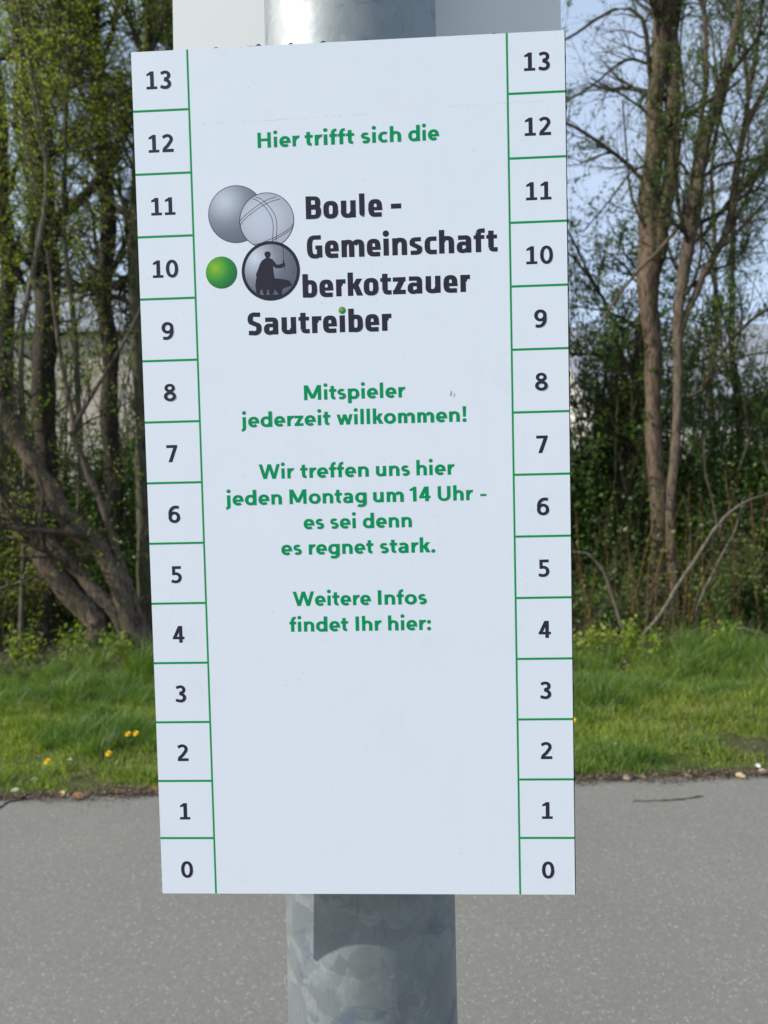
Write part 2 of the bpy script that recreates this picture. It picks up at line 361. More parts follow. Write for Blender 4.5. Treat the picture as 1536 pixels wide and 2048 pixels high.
def text_geo(txt, S, widths_to=None, height=1.0, track=0.0):
    """verts (x, y, layer) and faces of a word whose ink spans 0..widths_to"""
    V, F = [], []; x = 0.0; gi = 0; first = True
    ink0 = None; prev = 0
    for ch in txt:
        R, W, lb, rb = glyph(ch, S)
        if not first: x += prev+lb+track
        first = False; gi += 1; lay = (gi % 2)*.5
        for q in R:
            b = len(V)
            if q[0] == 'r':
                for pl in ribbon(q[1], q[2], q[3]):
                    b = len(V); V += [(x+p.x, p.y, lay) for p in pl]; F.append(tuple(range(b, b+len(pl)))); lay += 1
            elif q[0] == 'q':
                V += [(x+q[1], q[2], lay), (x+q[3], q[2], lay), (x+q[3], q[4], lay), (x+q[1], q[4], lay)]; F.append((b, b+1, b+2, b+3))
            elif q[0] == 'd':
                _, x0, y0, x1, y1, wx = q
                V += [(x+x0-wx/2, y0, lay), (x+x0+wx/2, y0, lay), (x+x1+wx/2, y1, lay), (x+x1-wx/2, y1, lay)]; F.append((b, b+1, b+2, b+3))
            elif q[0] == 't':
                _, cx, y0, y1, w0, w1 = q
                V += [(x+cx-w0, y0, lay), (x+cx+w0, y0, lay), (x+cx+w1, y1, lay), (x+cx-w1, y1, lay)]; F.append((b, b+1, b+2, b+3))
            elif q[0] == 'p':
                V += [(x+px, py, lay) for px, py in q[1]]; F.append(tuple(range(b, b+len(q[1]))))
            elif q[0] == 'e':
                V += [(x+q[1]+q[3]*math.cos(i*math.pi/9), q[2]+q[3]*math.sin(i*math.pi/9), lay) for i in range(18)]; F.append(tuple(range(b, b+18)))
            lay += 1
        x += W; prev = rb
    mn = min(v[0] for v in V); mx = max(v[0] for v in V)
    sx = (widths_to/(mx-mn)) if widths_to else height
    return [((v[0]-mn)*sx, v[1]*height, v[2]) for v in V], F, (mx-mn)*sx
# ---------- end of stroke font ----------

def gp(px, py, z=0.0):
    """the point at height z that the photograph shows at px, py"""
    d = CR @ Vector(((px-768)/1538, -(py-1024)/1538, -1)); return EYE+d*((z-EYE.z)/d.z)
def lin(r, g, b): return tuple(((c/255+.055)/1.055)**2.4 if c > 10 else c/255/12.92 for c in (r, g, b))

# =====================================================================================
# MATERIALS
# =====================================================================================
M = {}
m = M['asphalt'] = mat('asphalt', (.2, .2, .19), .9, spec=.25); t = NT(m); v = t.coord('Object')
fine = t.noise(v, 260, 3, .7); mid = t.noise(v, 60, 4, .65); big = t.noise(v, 1.1, 4, .6)
c = t.ramp(fine, [(.28, (.075, .072, .060)), (.52, (.205, .199, .168)), (.74, (.385, .372, .32))])
c = t.mix(t.ramp(big, [(.35, 0.0), (.68, .45)]), c, (.245, .237, .20)); c = t.mix(t.ramp(mid, [(.35, .35), (.6, 0.0)]), c, (.13, .127, .112))
sp = t.vor(v, 120); spr = t.ramp(sp, [(.16, 1.0), (.26, 0.0)]); pick = t.ramp(t.noise(v, 60, 2), [(.54, 0.0), (.60, .8)])
c = t.mix(t.math('MULTIPLY', spr, pick), c, (.75, .74, .68))
sp2 = t.ramp(t.vor(v, 90), [(.14, 1.0), (.24, 0.0)]); c = t.mix(t.math('MULTIPLY', sp2, t.ramp(t.noise(v, 31, 2), [(.60, 0.0), (.63, .8)])), c, (.035, .033, .03))
t.l(c, t.p.inputs['Base Color']); t.bump(fine, .8, .004)
m = M['soil'] = mat('soil', (.08, .06, .04), .95, spec=.1); t = NT(m); v = t.coord('Object')
a = t.noise(v, 9, 6, .7); b = t.noise(v, 1.3, 3)
c = t.ramp(a, [(.3, (.03, .03, .016)), (.6, (.085, .08, .045))]); c = t.mix(t.ramp(b, [(.4, 0.0), (.6, .8)]), c, (.05, .07, .02)); t.l(c, t.p.inputs['Base Color']); t.bump(a, 1, .03)
m = M['meadow'] = mat('meadow', (.06, .09, .025), .95, spec=.1); t = NT(m); v = t.coord('Object'); a = t.noise(v, 4, 6, .7)
t.l(t.ramp(a, [(.3, (.035, .05, .015)), (.6, (.09, .12, .035))]), t.p.inputs['Base Color']); t.bump(a, .8, .05)
M['grass'] = leaf_mat('grass', (.13, .20, .018), (.24, .32, .032), (.40, .43, .085), .45, .5)
M['grass_dark'] = leaf_mat('dark_grass', (.06, .14, .02), (.105, .20, .028), (.18, .27, .05), .4, .45)
M['grass_dry'] = leaf_mat('dry_grass', (.20, .17, .09), (.30, .26, .14), (.40, .35, .2), .2, .7)
M['leaf_spring'] = leaf_mat('spring_leaf', (.12, .18, .018), (.22, .285, .030), (.37, .41, .065), .5)
M['leaf_green'] = leaf_mat('green_leaf', (.045, .10, .015), (.08, .15, .020), (.15, .22, .035), .4)
M['leaf_dark'] = leaf_mat('dark_leaf', (.026, .060, .008), (.052, .105, .013), (.11, .175, .024), .4, .5)
M['litter'] = leaf_mat('leaf_litter', (.05, .032, .022), (.12, .08, .052), (.26, .19, .12), .05, .8)
M['dead_leaf'] = mat('dead_leaf', (.42, .30, .17), .8); M['dead_leaf_brown'] = mat('brown_dead_leaf', (.30, .15, .06), .8); M['dead_leaf_pale'] = mat('pale_dead_leaf', (.55, .47, .36), .8)
M['bark'] = bark_mat('bark', (.045, .034, .025), (.155, .117, .087))
M['bark_dark'] = bark_mat('dark_bark', (.020, .016, .012), (.062, .050, .038), mossy=.5)
M['bark_warm'] = bark_mat('warm_bark', (.045, .031, .020), (.16, .115, .082), mossy=.4)
M['bark_pale'] = bark_mat('pale_bark', (.08, .07, .052), (.175, .155, .12), mossy=.3)
M['bark_olive'] = bark_mat('olive_bark', (.04, .038, .022), (.115, .105, .062), mossy=.5)
M['twig'] = bark_mat('twig', (.034, .027, .018), (.095, .077, .052), mossy=.4)
M['orange_twig'] = mat('orange_twig', (.20, .095, .03), .7)
M['petal'] = mat('petal', (.85, .55, .015), .6); M['daisy'] = mat('daisy_petal', (.75, .75, .72), .6); M['stem'] = mat('stem', (.12, .20, .05), .6)
M['white_wall'] = mat('white_wall', (.72, .68, .62), .9); M['tan_wall'] = mat('tan_wall', (.50, .44, .37), .9)
for k in ('white_wall', 'tan_wall'):
    t = NT(M[k]); b0 = tuple(M[k].node_tree.nodes['Principled BSDF'].inputs[0].default_value)[:3]
    t.l(t.ramp(t.noise(t.coord('Object'), .8, 5), [(.3, tuple(x*.85 for x in b0)), (.7, b0)]), t.p.inputs['Base Color'])
M['roof'] = mat('roof', (.24, .26, .29), .8); M['glass'] = mat('window_glass', (.04, .05, .06), .1); M['frame'] = mat('window_frame', (.7, .7, .68), .6); M['door'] = mat('door', (.12, .08, .05), .6)

# =====================================================================================
# GROUND, PATH, VERGE
# =====================================================================================
g = Geo(); g.poly([(-300, -60, -.03), (300, -60, -.03), (300, 600, -.03), (-300, 600, -.03)])
tag(link('ground', g.mesh(), M['meadow']), kind='structure')
e0, e1 = gp(0, 1600), gp(1536, 1550); slope = (e1.y-e0.y)/(e1.x-e0.x)
def edge_y(x): return e0.y+(x-e0.x)*slope
g = Geo(); g.poly([(-30, -1.9, .004), (30, -1.9, .004), (30, edge_y(30)+.25, .004), (-30, edge_y(-30)+.25, .004)])
tag(link('asphalt_path', g.mesh(), M['asphalt']), kind='structure')
rng = np.random.default_rng(4)
def wob(x, y, s=1.0, k=0): return math.sin(x*1.7*s+k)*math.cos(y*1.3*s+k*2)+.5*math.sin(x*4.1*s+y*3.3*s+k)+.25*math.sin(x*9.7*s-y*8.1*s)
nx, ny = 300, 70; V = []
for j in range(ny+1):
    for i in range(nx+1):
        x = -14+28*i/nx; f = j/ny; y = edge_y(x)+.018*wob(x*9, 1, 1)+.01*wob(x*31, 2)+f*f*12
        V.append((x, y, .006 if j == 0 else .016+.012*wob(x*2, y*2)*min(1, f*6)+.04*min(1, f*1.5)))
F = [(j*(nx+1)+i, j*(nx+1)+i+1, (j+1)*(nx+1)+i+1, (j+1)*(nx+1)+i) for j in range(ny) for i in range(nx)]
tag(link('verge_soil', npmesh('verge', V, F, True), M['soil']), kind='structure')

# =====================================================================================
# FAR BUILDINGS
# =====================================================================================
def house(name, x0, x1, y0, y1, eave, ridge, wallm, label, rows, cols, door=False):
    o = empty(name, ((x0+x1)/2, y0, 0), label, 'building'); w, d = (x1-x0)/2, y1-y0
    g = Geo().box(-w, w, 0, d, -.2, eave); g.poly([(-w, .0, eave), (-w, d, eave), (-w, d/2, ridge)]); g.poly([(w, 0, eave), (w, d, eave), (w, d/2, ridge)])
    link('wall', g.mesh(), wallm, o)
    g = Geo()
    for (ya, yb) in ((-.5, d/2), (d+.5, d/2)):
        za = eave-.5*(ridge-eave)/(d/2)
        P = [(-w-.4, ya, za), (w+.4, ya, za), (w+.4, yb, ridge), (-w-.4, yb, ridge)]
        b = len(g.V); g.V += P+[(x, y, z+.16) for x, y, z in P]
        for f in ((0, 1, 2, 3), (7, 6, 5, 4), (0, 4, 5, 1), (1, 5, 6, 2), (2, 6, 7, 3), (3, 7, 4, 0)): g.F.append(tuple(b+i for i in f))
    link('roof', g.mesh(), M['roof'], o)
    wm = None
    for r_ in range(rows):
        for c_ in range(cols):
            cx, cz = -w+2*w*(c_+.5)/cols, 1.5+2.8*r_
            if wm is None:
                g = Geo().box(-.62, .62, -.05, .0, -.72, .72); wm = g.mesh(); wm.materials.append(M['frame'])
                pm = Geo().box(-.52, -.03, -.065, -.052, -.62, .62).mesh(); pm.materials.append(M['glass'])
                sm = Geo().box(-.7, .7, -.16, -.051, -.8, -.73).mesh(); sm.materials.append(M['frame'])
            f = link('window', wm, None, o); f.location = (cx, -.003, cz); link('pane', pm, None, f); p2 = link('pane', pm, None, f); p2.location.x = .55; link('sill', sm, None, f)
    if door: link('door', Geo().box(-w+.3, -w+1.3, -.06, -.003, 0, 2.1).mesh(), M['door'], o)
    return o
house('white_house', 8.2, 19.5, 30, 39, 5.6, 9.0, M['white_wall'], 'white walled house with a grey roof glimpsed through the trees on the right', 1, 4, True)
house('tan_building', -19.5, -9.5, 34, 43, 9.6, 12.5, M['tan_wall'], 'beige multi-storey building glimpsed between the trunks on the left', 1, 4, True)

# =====================================================================================
# TREES AND SHRUBS
# =====================================================================================
def px_path(pts, Y, K=14):
    """stem from photo points (px, py, width px[, depth offset]) at depth Y"""
    P = spline([at(p[0], p[1], Y+(p[3] if len(p) > 3 else 0)) for p in pts], K)
    w = np.interp(np.linspace(0, len(pts)-1, K), range(len(pts)), [p[2] for p in pts]); return P, w/2*Y/1538
def build_tree(name, label, cat, Y, stems, limbs=(), seed=1, bark='bark', twig='twig', leaf='leaf_spring', nl=7, nt=9, nn=6, lsize=.035, lper=2, group=None,
               ll=(.6, 1.8), wig=.16, upw=.05, t0=.35, trunkname='trunk', limb_bark=None, tl=(.3, .8), lt0=.0):
    rng = np.random.default_rng(seed); st = [px_path(s, Y) if not isinstance(s, tuple) else s for s in stems]
    base = st[0][0][0].copy(); o = empty(name, tuple(base), label, cat, group); Ps, Rs = [], []
    for P, R in st:
        P = P.copy(); n = len(P)
        a = np.arange(n); P[1:-1] += rng.normal(size=(n-2, 3))*(R[1:-1, None]*.25)
        K2 = 40; u = np.linspace(0, n-1, K2); P2 = spline(P, K2); R2 = np.interp(u, a, R)*(1+.05*rng.normal(size=K2))
        V, F = tubes(P2[None], R2[None], 14)
        V = V.reshape(K2, 14, 3); V += (V-P2[:, None])*(.07*np.sin(np.arange(14)*2.1+seed)[None, :, None]+.05*rng.normal(size=(K2, 14, 1))); V = V.reshape(-1, 3)
        link(trunkname, npmesh('trunk', V-base, F, True), M[bark], o); Ps.append(P); Rs.append(R)
    P0, R0 = np.stack(Ps), np.stack(Rs)
    LP, LR = spawn(rng, P0, R0, nl, t0, .98, ll[0], ll[1], 48, upw, .42, 10, wig, .004)
    L2, LR2 = list(LP), list(LR)
    for lb in limbs:
        P, R = px_path(lb, Y, 10); L2.append(P); LR2.append(R)
    for P, R in zip(L2, LR2):
        V, F = tubes(P[None], R[None], 6); link('branch', npmesh('branch', V-base, F, True), M[(limb_bark or bark) if R[0] > .012 else twig], o)
    LP, LR = np.stack(L2), np.stack(LR2)
    T1, TR1 = spawn(rng, LP, LR, nt, .1, 1, tl[0], tl[1], 42, upw, .5, 7, wig*1.1, .0022)
    T0, TR0 = spawn(rng, P0, R0, nt, t0, 1, tl[0], tl[1], 55, upw, .12, 7, wig*1.1, .0022)
    T1, TR1 = np.concatenate([T1, T0]), np.concatenate([TR1, TR0])
    T2, TR2 = spawn(rng, T1, TR1, nn, .12, 1, tl[0]*.35, tl[1]*.5, 38, upw, .6, 5, wig, .0014)
    parts = [tubes(T1, TR1, 4), tubes(T2, TR2, 3)]; V, F = merge(parts)
    tag(link('twigs', npmesh('twigs', V-base, F), M[twig], o), kind='stuff')
    if lper:
        C = np.vstack([along(rng, T2, lper, .2, 1, .012), along(rng, T1, max(1, lper), .3, 1, .012)])
        C = np.repeat(C, 2, 0)+rng.normal(size=(2*len(C), 3))*.02; keep = rng.random(len(C)) < .9; V, F = leaves(rng, C[keep], lsize)
        tag(link('foliage', npmesh('foliage', V-base, F), M[leaf], o), kind='stuff')
    return o
# --- left of the sign ---
build_tree('leaning_tree', 'multi-stemmed tree with thick brown trunks leaning left beside the sign', 'tree', 7.1,
  [[(300, 1352, 74), (255, 1335, 64), (212, 1300, 52), (160, 1217, 46), (90, 1100, 48), (44, 1055, 52), (0, 990, 56), (-80, 900, 50), (-240, 700, 42), (-380, 350, 30)],
   [(292, 1345, 50), (240, 1240, 34), (190, 1180, 29), (130, 1110, 29), (75, 1050, 28), (27, 983, 28), (0, 900, 26), (-60, 760, 22), (-150, 500, 16)],
   [(310, 1350, 55), (290, 1305, 46), (255, 1220, 42), (219, 1133, 42), (164, 1078, 40), (137, 1037, 38), (104, 983, 34), (68, 928, 34), (27, 865, 33), (-10, 800, 28), (-70, 640, 22), (-110, 380, 16)],
   [(318, 1345, 26), (300, 1290, 16), (245, 1120, 14), (190, 980, 13), (152, 880, 12), (148, 840, 10), (120, 700, 8), (95, 500, 6)]],
  limbs=[[(150, 850, 9), (190, 780, 8), (245, 690, 6), (290, 600, 4)], [(50, 1078, 10), (10, 1076, 8), (-60, 1090, 6)], [(105, 1095, 9), (150, 1110, 6), (200, 1105, 3)], [(-10, 1180, 6), (80, 1150, 5), (120, 1110, 3)]],
  seed=3, bark='bark', nl=5, t0=.3, lper=2, leaf='leaf_spring', nt=7, nn=5, upw=.10)
UP = dict(twig='twig', cat='tree', group='upright trees left of the sign')
build_tree('upright_tree', 'dark upright trunk furthest left with a limb forking to the right', Y=8.2, stems=[[(98, 1320, 52), (94, 1100, 46), (92, 900, 44), (92, 650, 44), (88, 450, 42), (72, 250, 36), (45, 40, 30), (20, -160, 24), (0, -420, 14)]],
  limbs=[[(96, 460, 26), (130, 425, 22), (181, 379, 18), (230, 300, 14), (262, 190, 10), (300, 60, 6)], [(-10, 118, 10), (60, 112, 9), (150, 118, 9), (212, 150, 9), (263, 185, 8), (320, 230, 5)], [(60, 600, 12), (20, 500, 10), (-20, 380, 7)]], seed=11, bark='bark_dark', nl=19, nt=14, nn=8, lper=4, leaf='leaf_spring', lsize=.036, **UP)
build_tree('upright_tree', 'slim dark trunk halfway between the left frame edge and the sign', Y=8.8, stems=[[(228, 1310, 36), (224, 1000, 34), (222, 800, 32), (214, 600, 30), (210, 400, 28), (203, 200, 26), (186, 20, 24), (180, -180, 18), (170, -420, 10)]],
  limbs=[[(213, 560, 12), (236, 520, 11), (255, 470, 9), (262, 420, 6)], [(205, 260, 12), (160, 180, 10), (120, 80, 7)]], seed=12, bark='bark_dark', nl=18, nt=12, nn=7, lper=4, leaf='leaf_spring', lsize=.036, **UP)
build_tree('upright_tree', 'mossy dark trunk partly hidden by the left edge of the sign', Y=8.0, stems=[[(292, 1330, 34), (285, 1000, 28), (276, 750, 26), (270, 560, 26), (270, 400, 24), (282, 200, 20), (300, 0, 16), (320, -250, 8)]],
  limbs=[[(270, 545, 14), (250, 560, 14), (228, 580, 12)]], seed=13, bark='bark_olive', nl=16, nt=12, nn=7, lper=3, leaf='leaf_spring', lsize=.035, **UP)
build_tree('upright_tree', 'thin straight stem rising beside the dark trunk furthest left', Y=7.7, stems=[[(168, 1325, 13), (163, 1100, 12), (160, 900, 11), (150, 700, 11), (140, 560, 10), (128, 440, 9), (134, 200, 8), (142, -20, 7), (150, -250, 4)]],
  seed=14, bark='bark_olive', nl=12, nt=10, nn=6, lper=2, ll=(.4, 1.0), **UP)
build_tree('upright_tree', 'thin pale stem crossing the left frame edge among yellow green leaves', Y=7.5, stems=[[(40, 1330, 10), (52, 1000, 10), (40, 700, 9), (62, 560, 9), (95, 340, 8), (60, 140, 7), (30, -60, 5), (10, -300, 3)]],
  limbs=[[(70, 520, 5), (40, 640, 5), (5, 760, 5)], [(95, 335, 6), (75, 260, 6), (58, 130, 5), (60, 118, 4)]], seed=15, bark='bark_pale', nl=12, nt=10, nn=6, lper=3, ll=(.4, 1.1), **UP)
build_tree('upright_tree', 'mossy stem at the very left edge of the photo behind the leaning trunks', Y=9.2, stems=[[(10, 1300, 34), (5, 1000, 32), (12, 700, 30), (10, 450, 28), (-5, 200, 26), (-20, 0, 22), (-30, -300, 12)]],
  seed=16, bark='bark_dark', nl=16, nt=12, nn=7, lper=3, **UP)
# --- right of the sign ---
build_tree('forked_tree', 'tall grey brown tree right of the sign, its trunk forking into two close parallel stems', 'tree', 8.5,
  [[(1316, 1310, 42), (1315, 1200, 36), (1312, 1050, 32), (1309, 860, 31), (1304, 700, 32), (1301, 586, 40), (1304, 480, 51), (1306, 400, 42), (1308, 300, 34), (1312, 200, 32), (1315, 100, 32), (1320, -10, 32), (1330, -200, 24), (1345, -460, 11)],
   [(1306, 560, 21), (1320, 470, 31), (1334, 390, 32), (1345, 290, 32), (1348, 200, 29), (1346, 90, 26), (1352, -20, 24), (1372, -200, 19), (1390, -440, 10)]],
  limbs=[[(1296, 372, 9), (1270, 345, 8), (1252, 325, 8), (1188, 278, 7), (1132, 246, 5), (1060, 235, 3)], [(1302, 170, 10), (1294, 90, 9), (1285, 38, 8), (1245, 14, 6), (1190, 40, 6), (1132, 80, 5), (1060, 110, 3)],
         [(1378, 350, 6), (1345, 300, 6), (1330, 270, 6), (1293, 225, 5), (1245, 190, 4), (1180, 155, 3)], [(1300, 330, 5), (1262, 345, 5), (1220, 400, 4), (1165, 465, 3)], [(1302, 130, 6), (1250, 120, 5), (1180, 175, 4), (1110, 215, 3)],
         [(1303, 480, 6), (1265, 400, 5), (1255, 325, 4), (1245, 200, 3)], [(1345, 330, 6), (1372, 240, 5), (1360, 100, 4), (1375, -40, 3)], [(1350, 60, 14), (1362, 0, 12), (1385, -80, 9)]],
  seed=21, bark='bark_warm', limb_bark='bark_dark', nl=6, nt=9, nn=6, leaf='leaf_green', lper=1, t0=.45, lsize=.034, ll=(.8, 2.0), upw=.02)
build_tree('fanning_tree', 'slender tree right of the forked tree whose many stems fan out to the upper right', 'tree', 8.1,
  [[(1352, 1290, 21), (1345, 1150, 19), (1346, 1000, 18), (1352, 850, 17), (1356, 700, 18), (1360, 610, 20), (1368, 545, 24), (1384, 460, 25), (1400, 360, 23), (1414, 280, 22), (1446, 170, 19), (1475, 30, 16), (1500, -150, 10)],
   [(1362, 600, 10), (1372, 500, 11), (1378, 420, 10), (1393, 300, 9), (1408, 180, 10), (1412, 100, 9), (1406, 0, 8), (1400, -60, 8), (1395, -180, 4)],
   [(1358, 680, 10), (1378, 610, 13), (1410, 545, 14), (1445, 480, 16), (1462, 420, 14), (1480, 300, 13), (1510, 215, 12), (1545, 150, 10), (1620, 20, 7)],
   [(1356, 700, 8), (1390, 590, 8), (1420, 520, 8), (1470, 440, 8), (1510, 360, 7), (1560, 260, 5), (1640, 120, 3)],
   [(1205, 640, 4), (1240, 590, 5), (1280, 540, 6), (1334, 483, 7), (1387, 401, 7), (1412, 330, 7), (1437, 249, 7), (1462, 140, 6), (1475, 50, 5), (1480, -60, 3)]],
  limbs=[[(1480, 300, 9), (1500, 180, 8), (1520, 60, 6), (1530, -60, 4)], [(1446, 170, 10), (1490, 110, 9), (1545, 40, 7)], [(1400, 360, 8), (1440, 330, 7), (1500, 320, 6), (1560, 300, 4)],
         [(1354, 800, 9), (1400, 785, 9), (1422, 740, 9), (1480, 660, 8), (1540, 615, 7), (1600, 570, 4)], [(1372, 490, 10), (1400, 478, 8), (1452, 410, 8), (1487, 369, 8), (1545, 330, 6), (1600, 300, 4)], [(1425, 745, 5), (1480, 715, 5), (1545, 703, 4)]],
  seed=23, bark='bark', limb_bark='bark_dark', nl=9, nt=10, nn=6, leaf='leaf_green', lper=3, t0=.25, wig=.14, ll=(.6, 1.7), upw=.07)
build_tree('dark_tree', 'dark old trunk close behind the forked tree on its left', 'tree', 9.6,
  [[(1222, 1290, 50), (1232, 1150, 42), (1243, 1054, 40), (1262, 900, 34), (1272, 800, 28), (1280, 700, 22), (1288, 600, 16), (1296, 480, 8)]],
  limbs=[[(1266, 780, 10), (1240, 738, 10), (1246, 660, 9), (1225, 643, 8), (1208, 600, 7), (1160, 530, 5), (1130, 500, 4)], [(1240, 740, 8), (1205, 712, 7), (1140, 708, 5)], [(1208, 600, 6), (1190, 570, 5), (1135, 460, 4)]],
  seed=24, bark='bark_dark', nl=9, nt=9, nn=6, leaf='leaf_green', lper=5, t0=.3, lsize=.05, wig=.2)
# small pale branching saplings in front of the thicket
build_tree('pale_sapling', 'pale grey V-shaped sapling at the edge of the grass right of the sign', 'sapling', 6.9,
  [[(1262, 1292, 7.9), (1240, 1241, 7.2), (1220, 1179, 6.5), (1211, 1150, 5.8), (1179, 1109, 4.3), (1144, 1104, 2.9), (1100, 1090, 2.2)],
   [(1266, 1288, 5.0), (1305, 1249, 6.5), (1352, 1179, 6.5), (1402, 1100, 6.5), (1435, 1051, 5.8), (1480, 1010, 4.3), (1530, 990, 2.9), (1600, 960, 2.2)]],
  limbs=[[(1435, 1051, 4.3), (1425, 1000, 4.3), (1410, 940, 3.6), (1408, 870, 2.9)], [(1435, 1051, 3.6), (1460, 1090, 2.9), (1510, 1110, 2.2)], [(1225, 1190, 2.9), (1180, 1248, 2.9), (1130, 1255, 2.2)], [(1228, 1200, 2.2), (1242, 1190, 2.2), (1246, 1170, 1.4)]],
  seed=31, bark='bark_pale', nl=3, nt=2, nn=2, lper=0, ll=(.2, .5), tl=(.15, .4), trunkname='stem')
build_tree('pale_sapling', 'crooked pale sapling leaning right near the right frame edge', 'sapling', 7.0,
  [[(1391, 1315, 5.0), (1392, 1260, 4.3), (1393, 1223, 4.3), (1404, 1190, 4.3), (1416, 1167, 4.3), (1449, 1100, 3.6), (1470, 1060, 2.9), (1485, 1000, 2.2)]],
  limbs=[[(1392, 1240, 3.6), (1380, 1225, 2.9), (1368, 1222, 2.2)], [(1441, 1120, 3.6), (1452, 1118, 2.9)]], seed=32, bark='bark_pale', nl=3, nt=3, nn=2, lper=0, ll=(.2, .5), tl=(.15, .4), trunkname='stem')

# --- random upright trees: the wood behind ---
def wild_tree(x, y, h, r, seed, label, bark='bark_dark', leaf='leaf_spring', group='background trees', nl=12, lper=2, lean=.06):
    rng = np.random.default_rng(seed); K = 12; z = np.linspace(0, h, K); dx = np.cumsum(rng.normal(size=K)*lean*h/K*1.4); dy = np.cumsum(rng.normal(size=K)*lean*h/K)
    P = np.stack([x+dx-dx[0], y+dy-dy[0], z+.05], 1); R = r*np.linspace(1, .25, K)
    return build_tree('background_tree', label, 'tree', y, [(P, R)], seed=seed+50, bark=bark, leaf=leaf, nl=nl, nt=9, nn=5, lper=lper, t0=.15, ll=(.7, 2.2), lsize=.055, group=group, upw=.08, tl=(.4, 1.0))
k = 0; cnt = {'left': 0, 'mid': 0, 'right': 0}
for (x, y, h, r, bk, lf, lb) in [
    (-6.2, 10.5, 9, .09, 'bark_dark', 'leaf_spring', None), (-5.1, 11.5, 9.5, .08, 'bark', 'leaf_spring', None), (-4.4, 10.2, 9, .06, 'bark_olive', 'leaf_spring', None), (-3.6, 12.0, 10, .09, 'bark_dark', 'leaf_green', None), (-7.6, 9.4, 9, .10, 'bark', 'leaf_spring', None),
    (-2.4, 9.2, 8.5, .08, 'bark', 'leaf_green', None), (-1.1, 9.8, 9, .09, 'bark_dark', 'leaf_spring', None), (.3, 9.0, 8, .07, 'bark_olive', 'leaf_green', None), (1.5, 10.0, 8, .08, 'bark_dark', 'leaf_green', None),
    (4.7, 10.4, 9, .06, 'bark_olive', 'leaf_green', None), (5.6, 9.6, 9, .07, 'bark_dark', 'leaf_green', None), (5.3, 12.5, 9, .06, 'bark', 'leaf_green', None), (6.6, 8.8, 8.5, .08, 'bark_dark', 'leaf_green', None), (8.2, 10, 9, .1, 'bark_warm', 'leaf_green', None)]:
    k += 1; side = 'left' if x < -3 else 'right' if x > 2.2 else 'mid'
    where = {'left': 'in the wood left of the sign', 'right': 'in the wood right of the sign', 'mid': 'hidden behind the sign'}[side]
    lb = {'left': ['dark thin tree behind the upright trees, second from the left', 'brown thin tree in the wood left of the sign, the middle one', 'mossy thin tree deep in the wood nearest the left side of the sign', 'dark tree farthest back in the wood left of the sign', 'brown tree in the wood outside the left end of the view'],
          'mid': ['brown tree hidden behind the left part of the sign', 'dark tree hidden behind the middle of the sign left of the pole', 'mossy tree hidden behind the pole', 'dark tree hidden behind the right part of the sign'],
          'right': ['mossy thin tree seen between the slender and the fanning tree', 'dark thin tree behind the fanning stems near the right edge', 'brown thin tree farthest back on the right of the sign', 'dark tree just outside the right edge of the view', 'warm brown tree farthest outside the right edge of the view']}[side][cnt[side]]; cnt[side] += 1
    wild_tree(x, y, h, r, 100+k, lb, bk, lf, group='thin background trees '+where, nl=11 if x < -3 else 14, lper=5 if x < 2 else 2)

# --- bushes with green leaves ---
def bush(x, y, h, w, seed, label, leaf='leaf_dark', n=20, lper=7, name='bush', group=None, lsize=.058, bark='bark_olive', nt=10, nn=6, z0=0.1):
    rng = np.random.default_rng(seed); P, R = [], []
    for i in range(n):
        a = rng.uniform(0, 2*math.pi); rr = w*rng.uniform(.2, 1); hh = h*rng.uniform(.55, 1); K = 10; t_ = np.linspace(0, 1, K)
        b0 = np.array([x+.15*w*math.cos(a), y+.15*w*math.sin(a), z0-.1])
        P.append(b0+np.stack([rr*math.cos(a)*t_**1.4, rr*math.sin(a)*t_**1.4, hh*t_], 1)+np.cumsum(rng.normal(size=(K, 3))*.03*h/3, 0)); R.append(np.linspace(.018, .004, K)*h/3)
    P, R = np.stack(P), np.stack(R); base = np.array([x, y, 0.0]); o = empty(name, (x, y, 0), label, 'bush', group)
    V, F = tubes(P, R, 5); tag(link('stems', npmesh('stems', V-base, F, True), M[bark], o), kind='stuff')
    T1, TR1 = spawn(rng, P, R, nt, .15, 1, .25*h/3, .8*h/3, 45, .05, .5, 6, .2, .0025); T2, TR2 = spawn(rng, T1, TR1, nn, .1, 1, .1, .35, 45, .02, .6, 4, .2, .0016)
    V, F = merge([tubes(T1, TR1, 4), tubes(T2, TR2, 3)]); tag(link('twigs', npmesh('twigs', V-base, F), M['twig'], o), kind='stuff')
    if lper:
        V, F = leaves(rng, np.vstack([along(rng, T2, lper, .1, 1, .03), along(rng, T1, lper, .2, 1, .03)]), lsize)
        tag(link('foliage', npmesh('foliage', V-base, F), M[leaf], o), kind='stuff')
    return o
bush(2.75, 9.6, 4.1, 1.1, 201, 'dense dark green bush just right of the sign behind the dark trunk', n=26, lper=8, lsize=.066)
bush(3.8, 10.6, 4.3, 1.15, 202, 'dark green bush behind the forked and slender trunks', leaf='leaf_green', n=26, lper=8, lsize=.066)
bush(5.6, 10.2, 3.6, 1.3, 203, 'green bush at the right frame edge in front of the white house', leaf='leaf_green', n=24, lper=7, lsize=.066)
bush(6.9, 9.8, 3.4, 1.4, 204, 'dark green bush outside the right end of the view')
bush(-4.3, 9.6, 3.7, 1.3, 205, 'green bush behind the leaning trunks at the left', leaf='leaf_green', n=18, lper=6)
bush(-5.9, 9.0, 3.2, 1.2, 206, 'green bush at the far left frame edge', leaf='leaf_green', n=18, lper=6)
bush(-2.9, 10.4, 3.5, 1.2, 207, 'dark bush just left of the sign far back', leaf='leaf_dark', n=14, lper=6)
